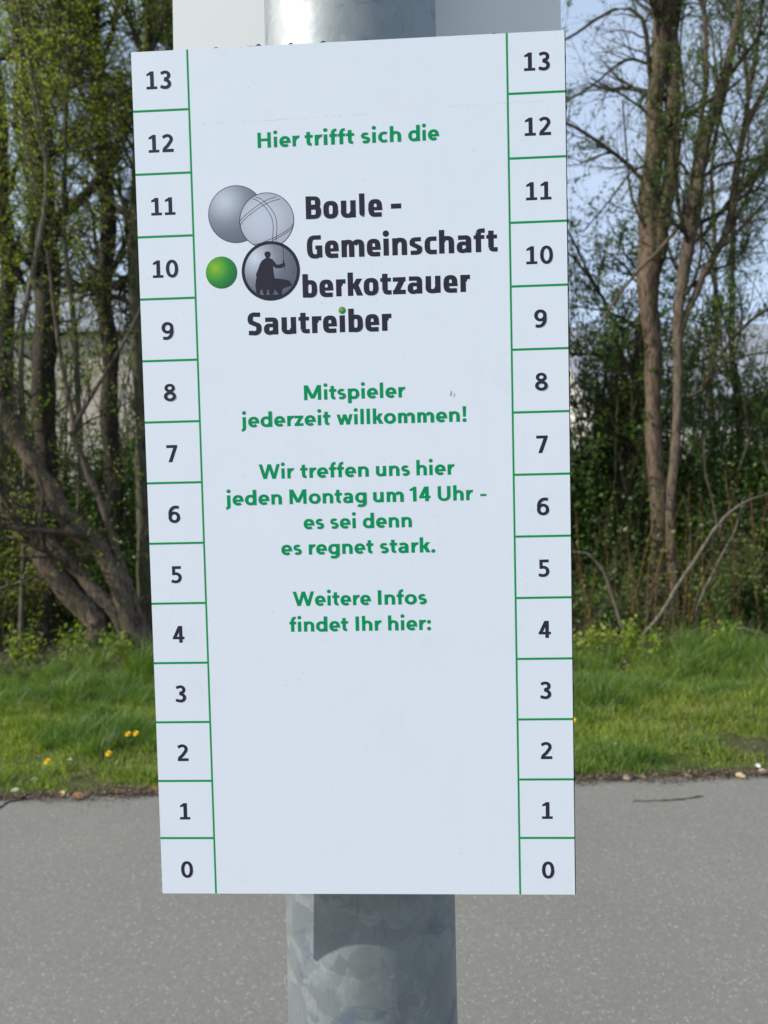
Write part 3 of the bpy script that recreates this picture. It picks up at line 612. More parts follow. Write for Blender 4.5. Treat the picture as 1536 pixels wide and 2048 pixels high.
bush(-1.0, 10.8, 3.2, 1.5, 208, 'dark bush hidden behind the left half of the sign', leaf='leaf_dark', n=14, lper=6)
bush(1.1, 10.8, 3.2, 1.5, 209, 'dark bush hidden behind the right half of the sign', leaf='leaf_dark', n=14, lper=6)

for i, (x, y, h, w_, lf, lb) in enumerate([(3.35, 7.9, .95, .6, 'leaf_green', 'low bright green bramble bush behind the crooked sapling'), (4.3, 7.8, .8, .6, 'leaf_green', 'low green bramble bush at the right frame edge'), (2.35, 7.9, .7, .45, 'leaf_green', 'low green bramble bush beside the right edge of the sign'),
    (-3.9, 8.3, 1.3, .7, 'leaf_spring', 'low yellow green bush under the leaning trunks'), (-3.2, 8.6, 1.8, .6, 'leaf_green', 'low green bush between the leaning trunks and the sign'), (-4.6, 7.9, 1.0, .6, 'leaf_green', 'low green bush at the left frame edge')]):
    bush(x, y, h, w_, 230+i, lb, leaf=lf, n=14, lper=5, lsize=.045, nt=7, nn=5)
# --- undergrowth, brambles, litter: nobody could count these ---
rng = np.random.default_rng(77)
N = 320000; x = rng.uniform(-9, 9, N); y = 7.9+rng.uniform(0, 1, N)**.8*4.5; zt = 1.95+.45*np.sin(x*1.1+1)+.3*np.sin(x*2.7+y)+.25*(y-8)*.4; z = rng.uniform(0, 1, N)**1.1*zt
dens = np.sin(x*2.1+y*1.3)+np.sin(x*4.7-y*2.2+z*3)+np.sin(y*3.1+z*5+x); keep = dens > -1.2+rng.normal(size=N)*.5; C = np.stack([x, y, z+.05], 1)[keep]
V, F = leaves(rng, C, .055, wid=.62); tag(link('undergrowth', npmesh('undergrowth', V, F), M['leaf_dark']), 'dense dark green undergrowth filling the wood floor behind the grass', 'undergrowth', kind='stuff')
N = 70000; x = rng.uniform(-22, 22, N); y = rng.uniform(14, 16.5, N); z = rng.uniform(0, 1, N)*(2.0+.5*np.sin(x)+.3*np.sin(x*2.3)); V, F = leaves(rng, np.stack([x, y, z], 1), .14, wid=.65)
tag(link('far_hedge', npmesh('far_hedge', V, F), M['leaf_dark']), 'dark far hedge closing the view behind the undergrowth', 'hedge', kind='stuff')
def whips(n, x0, x1, y0, y1, h0, h1, lean, matn, name, label, seed, r=.0035, K=9, side=0, wig=.10, kids=3):
    rng = np.random.default_rng(seed); p = np.stack([rng.uniform(x0, x1, n), rng.uniform(y0, y1, n), np.full(n, .03)], 1); d = norm(np.stack([rng.normal(size=n)*lean, rng.normal(size=n)*lean, np.ones(n)], 1)); L = rng.uniform(h0, h1, n)
    out = [p]
    for i in range(K-1): d = norm(d+rng.normal(size=d.shape)*wig+np.array([side, 0, -.02])); out.append(out[-1]+d*(L/(K-1))[:, None])
    P = np.stack(out, 1); R = (r*rng.uniform(.6, 1.5, n))[:, None]*np.linspace(1, .4, K)[None]
    parts = [tubes(P, R, 4)]
    if kids:
        T, TR = spawn(rng, P, R, kids, .2, 1, .15, .6, 45, 0, .7, 5, .15, .0014); parts.append(tubes(T, TR, 3))
    V, F = merge(parts); return tag(link(name, npmesh(name, V, F), M[matn]), label, 'brushwood', kind='stuff')
whips(230, -8.5, 8.5, 7.3, 10, .6, 2.4, .45, 'twig', 'brushwood', 'tangle of thin brown stems between the trunks', 301)
whips(110, -8.5, 8.5, 7.2, 9.5, .5, 1.8, .8, 'bark_pale', 'pale_brushwood', 'tangle of thin pale dead stems in front of the undergrowth', 302, r=.004, wig=.16)
whips(46, 2.0, 4.0, 7.2, 8.2, .7, 1.7, .10, 'orange_twig', 'orange_shoots', 'thin orange brown shoots rising right of the sign', 303, r=.0028, kids=0, wig=.05)
whips(330, -9, 9, 9, 13.5, 3, 6.5, .12, 'bark_olive', 'pole_stems', 'many thin upright stems deep in the wood', 304, r=.012, K=12, wig=.07, kids=5)
# litter on the wood floor and along the path edge
N = 26000; x = rng.uniform(-8, 8, N); y = rng.uniform(6.3, 9.5, N); V1 = leaves(rng, np.stack([x, y, .07+.05*rng.random(N)**2], 1), .045, flat=1.2, wid=.5)
N = 15000; x = rng.uniform(-5, 5, N); y = np.array([edge_y(a) for a in x])+rng.normal(size=N)*(.022+.022*np.abs(np.sin(x*2.9)+.6*np.sin(x*7.7)))-.004; V2 = leaves(rng, np.stack([x, y, .014+.016*rng.random(N)], 1), .020, flat=1.5, wid=.45)
keep = slice(None); V, F = merge([V1, V2]); tag(link('leaf_litter', npmesh('litter', V, F), M['litter']), 'brown dead leaf litter on the wood floor and along the path edge', 'leaf litter', kind='stuff')

# --- grass ---
def blades(rng, B, h, w, lean):
    N = len(B); a = rng.uniform(0, 2*math.pi, N); s = np.stack([np.cos(a), np.sin(a), np.zeros(N)], 1)*w[:, None]/2
    b = rng.uniform(0, 2*math.pi, N); d = np.stack([np.cos(b), np.sin(b), np.zeros(N)], 1)*(h*lean)[:, None]; u = np.array([0, 0, 1.0])
    m = B+u*(h*.55)[:, None]+d*.35; tp = B+u*(h*.95)[:, None]+d*1.1
    V = np.stack([B-s, B+s, m+s*.8, m-s*.8, tp+s*.12, tp-s*.12], 1).reshape(-1, 3)
    q = np.array([[0, 1, 2, 3], [3, 2, 4, 5]]); F = (q[None]+(np.arange(N)*6)[:, None, None]).reshape(-1, 4); return V, F
def gz(y, x): f = np.sqrt(np.clip((y-edgev(x))/12, 0, 1)); return .014+.04*np.minimum(1, f*1.5)
def edgev(x): return e0.y+(x-e0.x)*slope
rng = np.random.default_rng(9)
N = 250000; x = rng.uniform(-4.9, 4.9, N); f = rng.uniform(0, 1, N)**1.15; y = edgev(x)+.022+.022*np.sin(x*6.1)*np.sin(x*2.3+1)+.02*np.sin(x*17)+.035*rng.random(N)+f*2.75
n1 = .8*np.sin(x*2.3+1.1*y+np.sin(y*2.9+x))+.8*np.sin(x*4.1-5.7*y+1+np.sin(x*3))+.7*np.sin(x*9+y*11); dist = y-edgev(x)
cid = ((np.floor(x/.16+.35*np.sin(y*9)).astype(int)*7919+np.floor(y/.15+.35*np.sin(x*8)).astype(int)*104729) % 997)
ctab = np.random.default_rng(3).uniform(0, 1, 997); cl_ = ctab[cid]; ctab2 = np.random.default_rng(8).uniform(0, 1, 997)[cid]
h = (.55+1.15*cl_**2)*(.03+.045*np.minimum(1, dist/.8)+.085*np.clip((dist-1.5)/1.2, 0, 1)**1.3*(.7+.5*np.sin(x*3.7+.5)*np.sin(x*1.3+2)))*(1+.28*n1)*rng.uniform(.45, 1.3, N); h = np.clip(h, .02, .34)
B = np.stack([x, y, gz(y, x)-.012], 1); sel = rng.random(N)
isdark = (n1+rng.normal(size=N)*.9+1.6*(cl_-.5) > 1.35) | ((dist > 1.6) & (sel < .4)); isdry = (~isdark) & (sel > .975-.16*ctab2**3)
w = rng.uniform(.003, .006, N)
for mk, nm, lb, mask in (('grass', 'grass', 'bright green grass on the verge between path and wood', ~isdark & ~isdry), ('grass_dark', 'dark_grass', 'darker longer grass in patches on the verge', isdark), ('grass_dry', 'dry_grass', 'scattered dry straw coloured blades in the verge', isdry)):
    V, F = blades(rng, B[mask], h[mask]*(1.25 if mk == 'grass_dark' else 1), w[mask], rng.uniform(.1, .9, mask.sum())); tag(link(nm, npmesh(nm, V, F), M[mk]), lb, 'grass', kind='stuff')
# tall dark tufts
tuft_px = [(215, 1490, 1.0, 'lush dark green grass tuft left of the sign behind the dandelions'), (70, 1420, .8, 'dark grass tuft near the left frame edge in front of the leaning tree'), (265, 1410, .8, 'dark grass tuft below the leaning trunks beside the sign'), (1170, 1390, .9, 'tall dark grass tuft at the right edge of the sign'), (1290, 1395, .7, 'dark grass tuft in front of the forked tree'), (1480, 1400, .7, 'dark grass tuft at the right frame edge')]
for px, py, sc, lb in tuft_px:
    c_ = gp(px, py); n = int(2600*sc); a = rng.uniform(0, 2*math.pi, n); rr = .30*sc*np.sqrt(rng.random(n)); B = np.stack([c_.x+rr*np.cos(a)*1.5, c_.y+rr*np.sin(a)*.8, np.zeros(n)], 1); B[:, 2] = gz(B[:, 1], B[:, 0])-.01
    hh = (.19*sc*(1-.55*(rr/.3/sc)**2))*rng.uniform(.5, 1.1, n); V, F = blades(rng, B, hh, rng.uniform(.003, .006, n), rng.uniform(.2, .9, n)); base = np.array([c_.x, c_.y, 0.0])
    o = link('grass_tuft', npmesh('tuft', V-base, F), M['grass_dark']); o.location = base; tag(o, lb, 'grass tuft')
# leafy seedlings at the back of the grass
def seedling(px, py, Y, h, seed, label, leaf='leaf_spring', n=9):
    rng = np.random.default_rng(seed); b = at(px, py, Y); base = np.array([b.x, b.y, .06]); K = 7; P = []
    for i in range(n):
        a = rng.uniform(0, 6.28); q = rng.uniform(.03, .3)*h; t_ = np.linspace(0, 1, K); P.append(np.stack([math.cos(a)*q*t_+.06*math.cos(a), math.sin(a)*q*t_+.06*math.sin(a), h*rng.uniform(.6, 1)*t_], 1))
    P = np.stack(P); R = np.full(P.shape[:2], .003); o = empty('leafy_plant', tuple(base), label, 'plant', 'leafy young plants at the back of the verge')
    V, F = tubes(P, R, 4); tag(link('stems', npmesh('stems', V, F), M['stem'], o), kind='stuff')
    V, F = leaves(rng, along(rng, P, 26, .15, 1, .03), .05, wid=.6); tag(link('foliage', npmesh('foliage', V, F), M[leaf], o), kind='stuff')
for i, (px, py, Y, h, lb) in enumerate([(45, 1350, 7.0, .42, 'yellow green leafy plant nearest the left frame edge'), (150, 1345, 7.0, .46, 'yellow green leafy plant below the left end of the leaning trunk'), (240, 1350, 6.9, .35, 'small leafy plant at the foot of the leaning tree'),
    (1165, 1330, 6.7, .28, 'leafy plant touching the right edge of the sign'), (1205, 1325, 6.8, .3, 'leafy plant left of the pale V-shaped sapling'), (1240, 1325, 6.7, .36, 'leafy plant at the foot of the pale V-shaped sapling'), (1290, 1325, 6.6, .28, 'leafy plant right of the pale V-shaped sapling'), (1440, 1330, 6.8, .3, 'leafy plant right of the crooked sapling'), (180, 1120, 7.0, .01, None)]):
    if lb: seedling(px, py, Y, h, 400+i, lb, 'leaf_spring' if i < 3 else 'grass')

# --- fallen branches ---
def branch_thing(pts, Y, matn, label, seed, name='fallen_branch', kids=2):
    rng = np.random.default_rng(seed); P, R = px_path(pts, Y, 14) if Y else (spline([p[0] for p in pts], 14), np.array([p[1] for p in pts])[np.linspace(0, len(pts)-1, 14).astype(int)])
    P[1:-1] += rng.normal(size=(12, 3))*R[1:-1, None]*.5; base = P[0].copy(); parts = [tubes(P[None], R[None], 7)]
    if kids: T, TR = spawn(rng, P[None], R[None], kids, .2, .9, .1, .4, 45, .1, .5, 6, .15, .0018); parts.append(tubes(T, TR, 4))
    V, F = merge(parts); o = link(name, npmesh(name, V-base, F, True), M[matn]); o.location = base; return tag(o, label, 'branch')
branch_thing([(1300, 1274, 4), (1317, 1270, 5), (1381, 1263, 5), (1443, 1252, 4), (1470, 1235, 3)], 7.1, 'bark_olive', 'thin greenish fallen branch lying level behind the grass on the right', 1)
branch_thing([(1385, 1312, 5), (1437, 1270, 6), (1478, 1257, 6), (1536, 1272, 6), (1600, 1290, 5)], 6.9, 'bark_pale', 'pale crooked fallen branch at the right frame edge above the grass', 2)
branch_thing([(1505, 1340, 6), (1536, 1322, 9), (1580, 1300, 9)], 6.6, 'bark_pale', 'short pale broken branch poking in at the right frame edge', 3, kids=0)
def on_path(pts, r): return [(tuple(gp(px, py, .004+r)), rr) for px, py, rr in pts]
branch_thing(on_path([(1265, 1602, .0025), (1310, 1601, .004), (1360, 1598, .004), (1405, 1592, .003)], .004), 0, 'bark', 'straight dark stick lying on the asphalt right of the sign', 4, 'stick', 0)
branch_thing(on_path([(-40, 1640, .004), (0, 1614, .004), (20, 1603, .004), (60, 1596, .003), (78, 1592, .002)], .004), 0, 'bark_dark', 'thin curved dark twig on the asphalt at the left frame edge', 5, 'stick', 0)

# --- dandelions, daisies, dead leaves ---
def flower(px, py, label, kind='dandelion'):
    rng = np.random.default_rng(px); g0 = gp(px, py+(50 if kind == 'dandelion' else 12)); top = at(px, py, g0.y); base = Vector((g0.x, g0.y, .02)); o = empty(kind, base, label, 'flower', 'dandelions in the verge' if kind == 'dandelion' else 'daisies in the verge')
    d = top-base; P = spline([(0, 0, 0), (d.x*.3, d.y*.3+.004, d.z*.5), tuple(d)], 7); V, F = tubes(P[None], np.full((1, 7), .0018), 5); link('stem', npmesh('stem', V, F, True), M['stem'], o)
    rad = .016 if kind == 'dandelion' else .012; g = Geo(); tilt = Vector((0, -.55, .8)).normalized(); q = tilt.to_track_quat('Z', 'Y')
    for lay, (nn_, rr, zz) in enumerate([(22, 1.0, .0), (20, .8, .35), (14, .5, .5)] if kind == 'dandelion' else [(18, 1.0, .0)]):
        for i in range(nn_):
            a = 2*math.pi*(i+.5*lay)/nn_+rng.normal()*.05; w_ = .12*rad*(1.6 if kind == 'dandelion' else 1.3); L = rad*rr*rng.uniform(.88, 1.08); c_, s_ = math.cos(a), math.sin(a)
            pts = [(c_*.15*rad+s_*w_*.5, s_*.15*rad-c_*w_*.5, 0), (c_*L+s_*w_, s_*L-c_*w_, zz*rad*.8+.002*lay), (c_*L*1.03, s_*L*1.03, zz*rad*.8+.002*lay), (c_*L-s_*w_, s_*L+c_*w_, zz*rad*.8+.002*lay), (c_*.15*rad-s_*w_*.5, s_*.15*rad+c_*w_*.5, 0)]
            g.poly([tuple(q @ Vector(p)+d) for p in pts])
    link('petals', g.mesh(), M['petal' if kind == 'dandelion' else 'daisy'], o)
    gg = Geo()
    for i in range(10):
        a0, a1 = 2*math.pi*i/10, 2*math.pi*(i+1)/10
        gg.poly([tuple(q @ Vector(p)+d) for p in ((0, 0, .004), (.25*rad*math.cos(a0), .25*rad*math.sin(a0), .001), (.25*rad*math.cos(a1), .25*rad*math.sin(a1), .001))])
    link('disc', gg.mesh(), M['petal'], o)
flower(256, 1468, 'left one of the two touching dandelions beside the sign'); flower(272, 1467, 'right one of the two touching dandelions beside the sign'); flower(217, 1507, 'large single yellow dandelion in the middle of the left verge')
flower(95, 1523, 'small orange yellow dandelion nearest the left frame edge'); flower(1147, 1441, 'yellow dandelion half hidden by the right edge of the sign')
flower(99, 1538, 'white daisy just under the small left dandelion', 'daisy'); flower(139, 1520, 'white daisy between the single dandelion and the small left one', 'daisy')
flower(1229, 1488, 'white daisy in the right verge nearest the sign', 'daisy'); flower(1516, 1531, 'white daisy at the right path edge', 'daisy'); flower(118, 1440, 'white daisy high in the left verge', 'daisy')
def dead_leaf(px, py, size, rot, mk, label):
    p = gp(px, py, .02); g = Geo(); n = 7; up_, dn = [], []
    for i in range(n): u = i/(n-1); ww = math.sin(math.pi*min(1, u*.95+.02))**.8*.34; up_.append(((u-.5)*size, ww*size, .25*ww*size+.08*size*abs(u-.5))); dn.append(((u-.5)*size, -ww*size, .2*ww*size+.08*size*abs(u-.5)))
    for i in range(n-1):
        c0 = ((i/(n-1)-.5)*size, 0, 0); c1 = (((i+1)/(n-1)-.5)*size, 0, 0); g.poly([c0, c1, up_[i+1], up_[i]]); g.poly([c0, dn[i], dn[i+1], c1])
    o = link('dead_leaf', g.mesh(), M[mk]); o.location = p; o.rotation_euler = (.5, .1, rot); tag(o, label, 'dead leaf', 'dead leaves along the path edge')
for a in [(1270, 1530, .055, 1.9, 'dead_leaf_pale', 'pale curled dead leaf lying in the short grass right of the sign'), (1253, 1556, .045, .4, 'dead_leaf_pale', 'pale dead leaf on the path edge nearest the right side of the sign'), (1285, 1554, .035, 0, 'dead_leaf', 'small tan dead leaf on the path edge below the pale curled one'),
          (1376, 1552, .05, .5, 'dead_leaf', 'tan dead leaf at the path edge above the stick'), (1398, 1516, .03, 2, 'dead_leaf', 'small tan dead leaf in the grass above the stick'), (1480, 1551, .05, -.6, 'dead_leaf', 'tan folded dead leaf left of the right frame edge'), (1444, 1541, .035, .8, 'dead_leaf_pale', 'tiny pale dead leaf between the two tan ones'), (1525, 1543, .05, .1, 'dead_leaf_pale', 'pale dead leaf at the right frame edge'),
          (155, 1592, .06, .1, 'dead_leaf_brown', 'orange brown dead leaf at the left path edge'), (123, 1588, .05, -.5, 'dead_leaf', 'tan dead leaf left of the orange brown one'), (30, 1581, .045, .3, 'dead_leaf_pale', 'pale dead leaf beside the curved twig at the left'), (68, 1560, .045, -.2, 'dead_leaf_pale', 'pale dry leaf in the grass left of the orange brown one'), (235, 1583, .035, .4, 'dead_leaf_brown', 'small brown dead leaf right of the orange brown one'), (310, 1577, .04, .2, 'dead_leaf_brown', 'brown dead leaf at the left edge of the sign')]: dead_leaf(*a)

# =====================================================================================
# POLE, REAR PLATE
# =====================================================================================
m = M['zinc'] = mat('galvanised_steel', (.5, .52, .54), .5, .6); t = NT(m); v = t.coord('Object')
def warp(scale, amt):
    nz = t.n('ShaderNodeTexNoise'); nz.inputs['Scale'].default_value = scale; nz.inputs['Detail'].default_value = 5; t.l(v, nz.inputs['Vector'])
    sb = t.n('ShaderNodeVectorMath', operation='SCALE'); sb.inputs['Scale'].default_value = amt; t.l(nz.outputs['Color'], sb.inputs[0])
    dn = t.n('ShaderNodeVectorMath', operation='ADD'); t.l(v, dn.inputs[0]); t.l(sb.outputs[0], dn.inputs[1]); return dn.outputs[0]
def cells(vec, scale, ch, smooth=.35):
    c_ = t.n('ShaderNodeTexVoronoi', feature='SMOOTH_F1'); c_.inputs['Scale'].default_value = scale; c_.inputs['Smoothness'].default_value = smooth; t.l(vec, c_.inputs['Vector']); h_ = t.n('ShaderNodeSeparateColor'); t.l(c_.outputs['Color'], h_.inputs[0]); return h_.outputs[ch]
w1, w2 = warp(30, .05), warp(14, .09); a1 = cells(w1, 60, 0, .2); a2 = cells(w2, 26, 1, .12)
c = t.ramp(a1, [(.15, (.235, .262, .27)), (.5, (.26, .287, .292)), (.85, (.29, .318, .325))]); c = t.mix(t.ramp(t.noise(v, 160, 5, .75), [(.35, .35), (.6, 0.0)]), c, (.20, .225, .235))
c = t.mix(t.ramp(a2, [(.35, 0.0), (.8, .35)]), c, (.235, .265, .285)); c = t.mix(t.ramp(cells(w2, 17, 2, .1), [(.60, 0.0), (.72, .25)]), c, (.33, .33, .30))
bl = t.ramp(t.noise(t.coord('Object', (1, 1, 1.7)), 15, 6, .62, 1.6), [(.57, 0.0), (.63, .6)]); c = t.mix(bl, c, (.14, .185, .25))
c = t.mix(t.ramp(t.noise(v, 42, 5, .7, .6), [(.60, 0.0), (.68, .4)]), c, (.43, .46, .47)); c = t.mix(t.ramp(t.noise(v, 24, 6, .75), [(.62, 0.0), (.70, .45)]), c, (.17, .165, .145))
scr = t.ramp(t.noise(t.coord('Object', (230, 230, 12)), 1.4, 3, .7, 1.5), [(.64, 0.0), (.68, .6)]); c = t.mix(scr, c, (.15, .15, .14)); t.l(c, t.p.inputs['Base Color'])
t.l(t.ramp(a1, [(0, .50), (1, .66)]), t.p.inputs['Roughness']); t.bump(t.noise(v, 70, 5), .18, .002)
PY, PR = .657, .0722
pc0 = at(744, 1920, PY); pc1 = at(700.5, 40, PY); px_ = (pc0.x+pc1.x)/2
pole = empty('steel_pole', (px_, PY, 0), 'round galvanised steel pole carrying the white sign', 'pole')
def ring(K, s, rads, zs):
    V = [(r*math.cos(2*math.pi*j/s), r*math.sin(2*math.pi*j/s), z) for r, z in zip(rads, zs) for j in range(s)]; F = [(k*s+j, k*s+(j+1) % s, (k+1)*s+(j+1) % s, (k+1)*s+j) for k in range(K-1) for j in range(s)]; return V, F
V, F = ring(2, 96, [PR]*2, [-.3, 2.9]); link('tube', npmesh('tube', V, F, True), M['zinc'], pole)
V, F = ring(4, 64, [PR+.004, PR+.004, PR*.8, .001], [2.86, 2.91, 2.94, 2.95]); link('cap', npmesh('cap', V, F, True), mat('black_cap', (.02, .02, .02), .5), pole)
m = M['plate'] = mat('plate_paint', (.74, .75, .74), .5); t = NT(m); v = t.coord('Object')
c = t.mix(t.ramp(t.noise(v, 6, 5), [(.4, 0.0), (.7, .25)]), (.78, .79, .77), (.66, .68, .68)); c = t.mix(t.ramp(t.vor(v, 34), [(.02, .9), (.03, 0.0)]), c, (.1, .1, .1)); t.l(c, t.p.inputs['Base Color'])
BY = PY+PR+.022; l0, r0 = at(348, 45, BY), at(1124, 45, BY); pz0, pz1 = at(700, 190, BY).z, at(700, -520, BY).z
pw, ph = (r0.x-l0.x)/2, (pz1-pz0)/2; rc = .02; outl = []
for cx_, cz_, a0 in ((pw-rc, ph-rc, 0), (-pw+rc, ph-rc, 90), (-pw+rc, -ph+rc, 180), (pw-rc, -ph+rc, 270)):
    for i in range(7): a = math.radians(a0+15*i); outl.append((cx_+rc*math.cos(a), cz_+rc*math.sin(a)))
n = len(outl); V = [(x, 0, z) for x, z in outl]+[(x, .003, z) for x, z in outl]; F = [tuple(range(n)), tuple(range(2*n-1, n-1, -1))]+[(i, (i+1) % n, n+(i+1) % n, n+i) for i in range(n)]
plate = empty('rear_plate', ((l0.x+r0.x)/2, BY, (pz0+pz1)/2), 'plain white metal plate fixed behind the top of the pole', 'sign'); plate.rotation_euler = (0, math.radians(.6), 0)
link('panel', pymesh('plate', V, F), M['plate'], plate)
g = Geo().box(-.05, .05, -.0215, -.001, -ph*.3, -ph*.3+.04).box(-.05, .05, -.0215, -.001, ph*.5, ph*.5+.04); link('bracket', g.mesh(), M['zinc'], plate)

# =====================================================================================
# THE SIGN
# =====================================================================================
SR = Matrix(((0.99858, -0.023447, -0.047863), (0.021196, 0.99867, -0.047004), (0.048901, 0.045923, 0.997747))); ST = Vector((-.020044, .0236767, -.5440551))
sign = empty('sign_board', (0, 0, 0), 'white numbered boule club sign board with green lettering mounted on the steel pole', 'sign')
sign.matrix_world = Matrix.Translation(EYE) @ CR.to_4x4() @ (Matrix.Translation(ST) @ SR.to_4x4())
SW, SH = .15, .3012
m = M['sheet'] = mat('white_sheet', (.74, .76, .79), .38, spec=.4); t = NT(m); v = t.coord('Object')
c = t.mix(t.ramp(t.noise(v, 5, 4), [(.35, 0.0), (.7, .5)]), (.705, .75, .82), (.68, .73, .805))
sm = t.math('MULTIPLY', t.ramp(t.noise(v, 90, 5, .75), [(.66, 0.0), (.72, .35)]), t.ramp(t.noise(v, 9, 2), [(.58, 0.0), (.68, 1.0)])); c = t.mix(sm, c, (.42, .44, .47))
dr = t.ramp(t.noise(t.coord('Object', (60, 2.2, 1)), 1.6, 5, .7), [(.52, 0.0), (.75, .07)]); c = t.mix(dr, c, (.52, .54, .55)); c = t.mix(t.ramp(t.noise(v, 22, 6, .75), [(.55, 0.0), (.8, .22)]), c, (.55, .56, .56))
c = t.mix(t.ramp(t.vor(v, 75), [(.03, .5), (.042, 0.0)]), c, (.36, .37, .38)); t.l(c, t.p.inputs['Base Color']); t.l(t.ramp(t.noise(v, 7, 4), [(.3, .30), (.7, .50)]), t.p.inputs['Roughness']); t.bump(t.noise(v, 900, 2), .02, .0005)
ink = mat('dark_ink', (.026, .026, .040), .55, spec=.15); green = mat('green_ink', (.0, .265, .095), .55, spec=.12); lineg = mat('green_line_ink', (.01, .28, .08), .5, spec=.12); blackc = mat('black_core', (.012, .012, .013), .7)
link('panel', Geo().box(-SW, SW, -SH, SH, -.0004, 0).mesh(), M['sheet'], sign)
rr = random.Random(5); V = []; prof = []
def rag(n, amp, base): return [base+amp*max(0, rr.gauss(0, 1))**2*(1 if rr.random() < .35 else .1) for _ in range(n)]
top = [(-SW+.0006*0+2*SW*i/120, SH+a) for i, a in enumerate(rag(121, .00035, .0001))]; right = [(SW+a, SH-2*SH*i/200) for i, a in enumerate(rag(201, .00045, .0007))]
prof = top+right+[(SW*.9, -SH-.0002), (-SW*.9, -SH-.0002), (-SW-.0002, -SH), (-SW-.0002, SH)]
n = len(prof); cx_ = [(x, y, -.00045) for x, y in prof]+[(x, y, -.0027) for x, y in prof]; F = [tuple(range(n)), tuple(range(2*n-1, n-1, -1))]+[(i, (i+1) % n, n+(i+1) % n, n+i) for i in range(n)]
link('core', pymesh('core', cx_, F), blackc, sign)
link('rear_skin', Geo().box(-SW, SW, -SH, SH, -.0031, -.0028).mesh(), M['sheet'], sign)
for zz in (-.18, .18):
    V, F = ring(2, 48, [PR+.003]*2, [-.0125, .0125]); cl = link('clamp', npmesh('clamp', V, F, True), M['zinc'], sign); mw = sign.matrix_world.inverted()
    p = sign.matrix_world @ Vector((0, zz, 0)); cl.matrix_parent_inverse = mw; cl.location = (px_, PY, p.z)
    link('clamp_bracket', Geo().box(-.03, .03, zz-.015, zz+.015, -.0225 if zz < 0 else -.0110, -.0032).mesh(), M['zinc'], sign)
def flat(name, V, F, mt, z=0.0, label=None):
    o = link(name, pymesh(name, [(x, y, zz+z) for x, y, zz in V], F), mt, sign)
    if label: o['label'] = label
    return o
for x in (-.1102, .1110): flat('grid_line', [(x-.0007, -SH, 0), (x+.0007, -SH, 0), (x+.0007, SH, 0), (x-.0007, SH, 0)], [(0, 1, 2, 3)], lineg, .00003)
for i in range(-6, 7):
    for xa, xb in ((-.15, -.1102), (.1110, .15)):
        y = .04343*i if i > -6 else -.2597; flat('grid_line', [(xa, y-.0008, 0), (xb, y-.0008, 0), (xb, y+.0008, 0), (xa, y+.0008, 0)], [(0, 1, 2, 3)], lineg, .00004)
def lettering(name, txt, sty, x0, x1, y, h, mt, center=None):
    V, F, Wd = text_geo(txt, sty, (x1-x0)*1000 if x1 is not None else None, h*1000)
    if center is not None: x0 = center-Wd/2000
    return flat(name, [(x0+a/1000, y+b/1000, c_*1.5e-6) for a, b, c_ in V], F, mt, .00005)
for i in range(14):
    yc = .04343*(6.48-i)-.0002*i*0
    for cx_ in (-.1311, .1311):
        o = lettering('numeral', str(13-i), STY_C, 0, None, yc-.0061, .0122, ink, center=cx_); o['label'] = 'number %d in the %s column' % (13-i, 'left' if cx_ < 0 else 'right')
LN = [('A', 231.81, [('Hier', -62.72, -33.08), ('trifft', -29.6, 4.96), ('sich', 9.64, 37.47), ('die', 42.33, 63.54)]),
 ('B', 181.64, [('Boule', -30.19, 23.21), ('-', 29.29, 36.45)]), ('B', 154.54, [('Gemeinschaft', -30.16, 102.45)]), ('B', 127.7, [('berkotzauer', -33.95, 83.02)]), ('B', 102.74, [('Sautre\u0131ber', -73.66, 27.87)]),
 ('A', 56.05, [('Mitspieler', -35.1, 36.64)]), ('A', 38.09, [('jederzeit', -80.44, -16.83), ('willkommen!', -12.41, 78.95)]),
 ('A', 1.14, [('Wir', -69.0, -43.69), ('treffen', -39.37, 9.4), ('uns', 14.35, 38.36), ('hier', 43.01, 69.94)]),
 ('A', -17.18, [('jeden', -93.41, -53.02), ('Montag', -47.61, 7.35), ('um', 11.9, 33.69), ('14', 37.69, 52.6), ('Uhr', 57.65, 82.57), ('-', 87.46, 91.81)]),
 ('A', -35.26, [('es', -37.98, -23.38), ('sei', -18.93, -0.48), ('denn', 4.22, 39.03)]), ('A', -53.41, [('es', -54.51, -39.85), ('regnet', -34.83, 11.43), ('stark.', 16.0, 55.32)]),
 ('A', -90.2, [('Weitere', -47.29, 8.66), ('Infos', 13.64, 48.42)]), ('A', -108.72, [('findet', -50.29, -8.02), ('Ihr', -2.74, 16.03), ('hier:', 20.48, 51.11)])]
for st, y, ws in LN:
    for txt, a, b in ws:
        o = lettering('lettering', txt, STY_A if st == 'A' else STY_B, a/1000, b/1000, y/1000, .01045 if st == 'A' else .0157, green if st == 'A' else ink)
        o['label'] = ('green word ' if st == 'A' else 'dark heading word ')+txt.replace('\u0131', 'i')
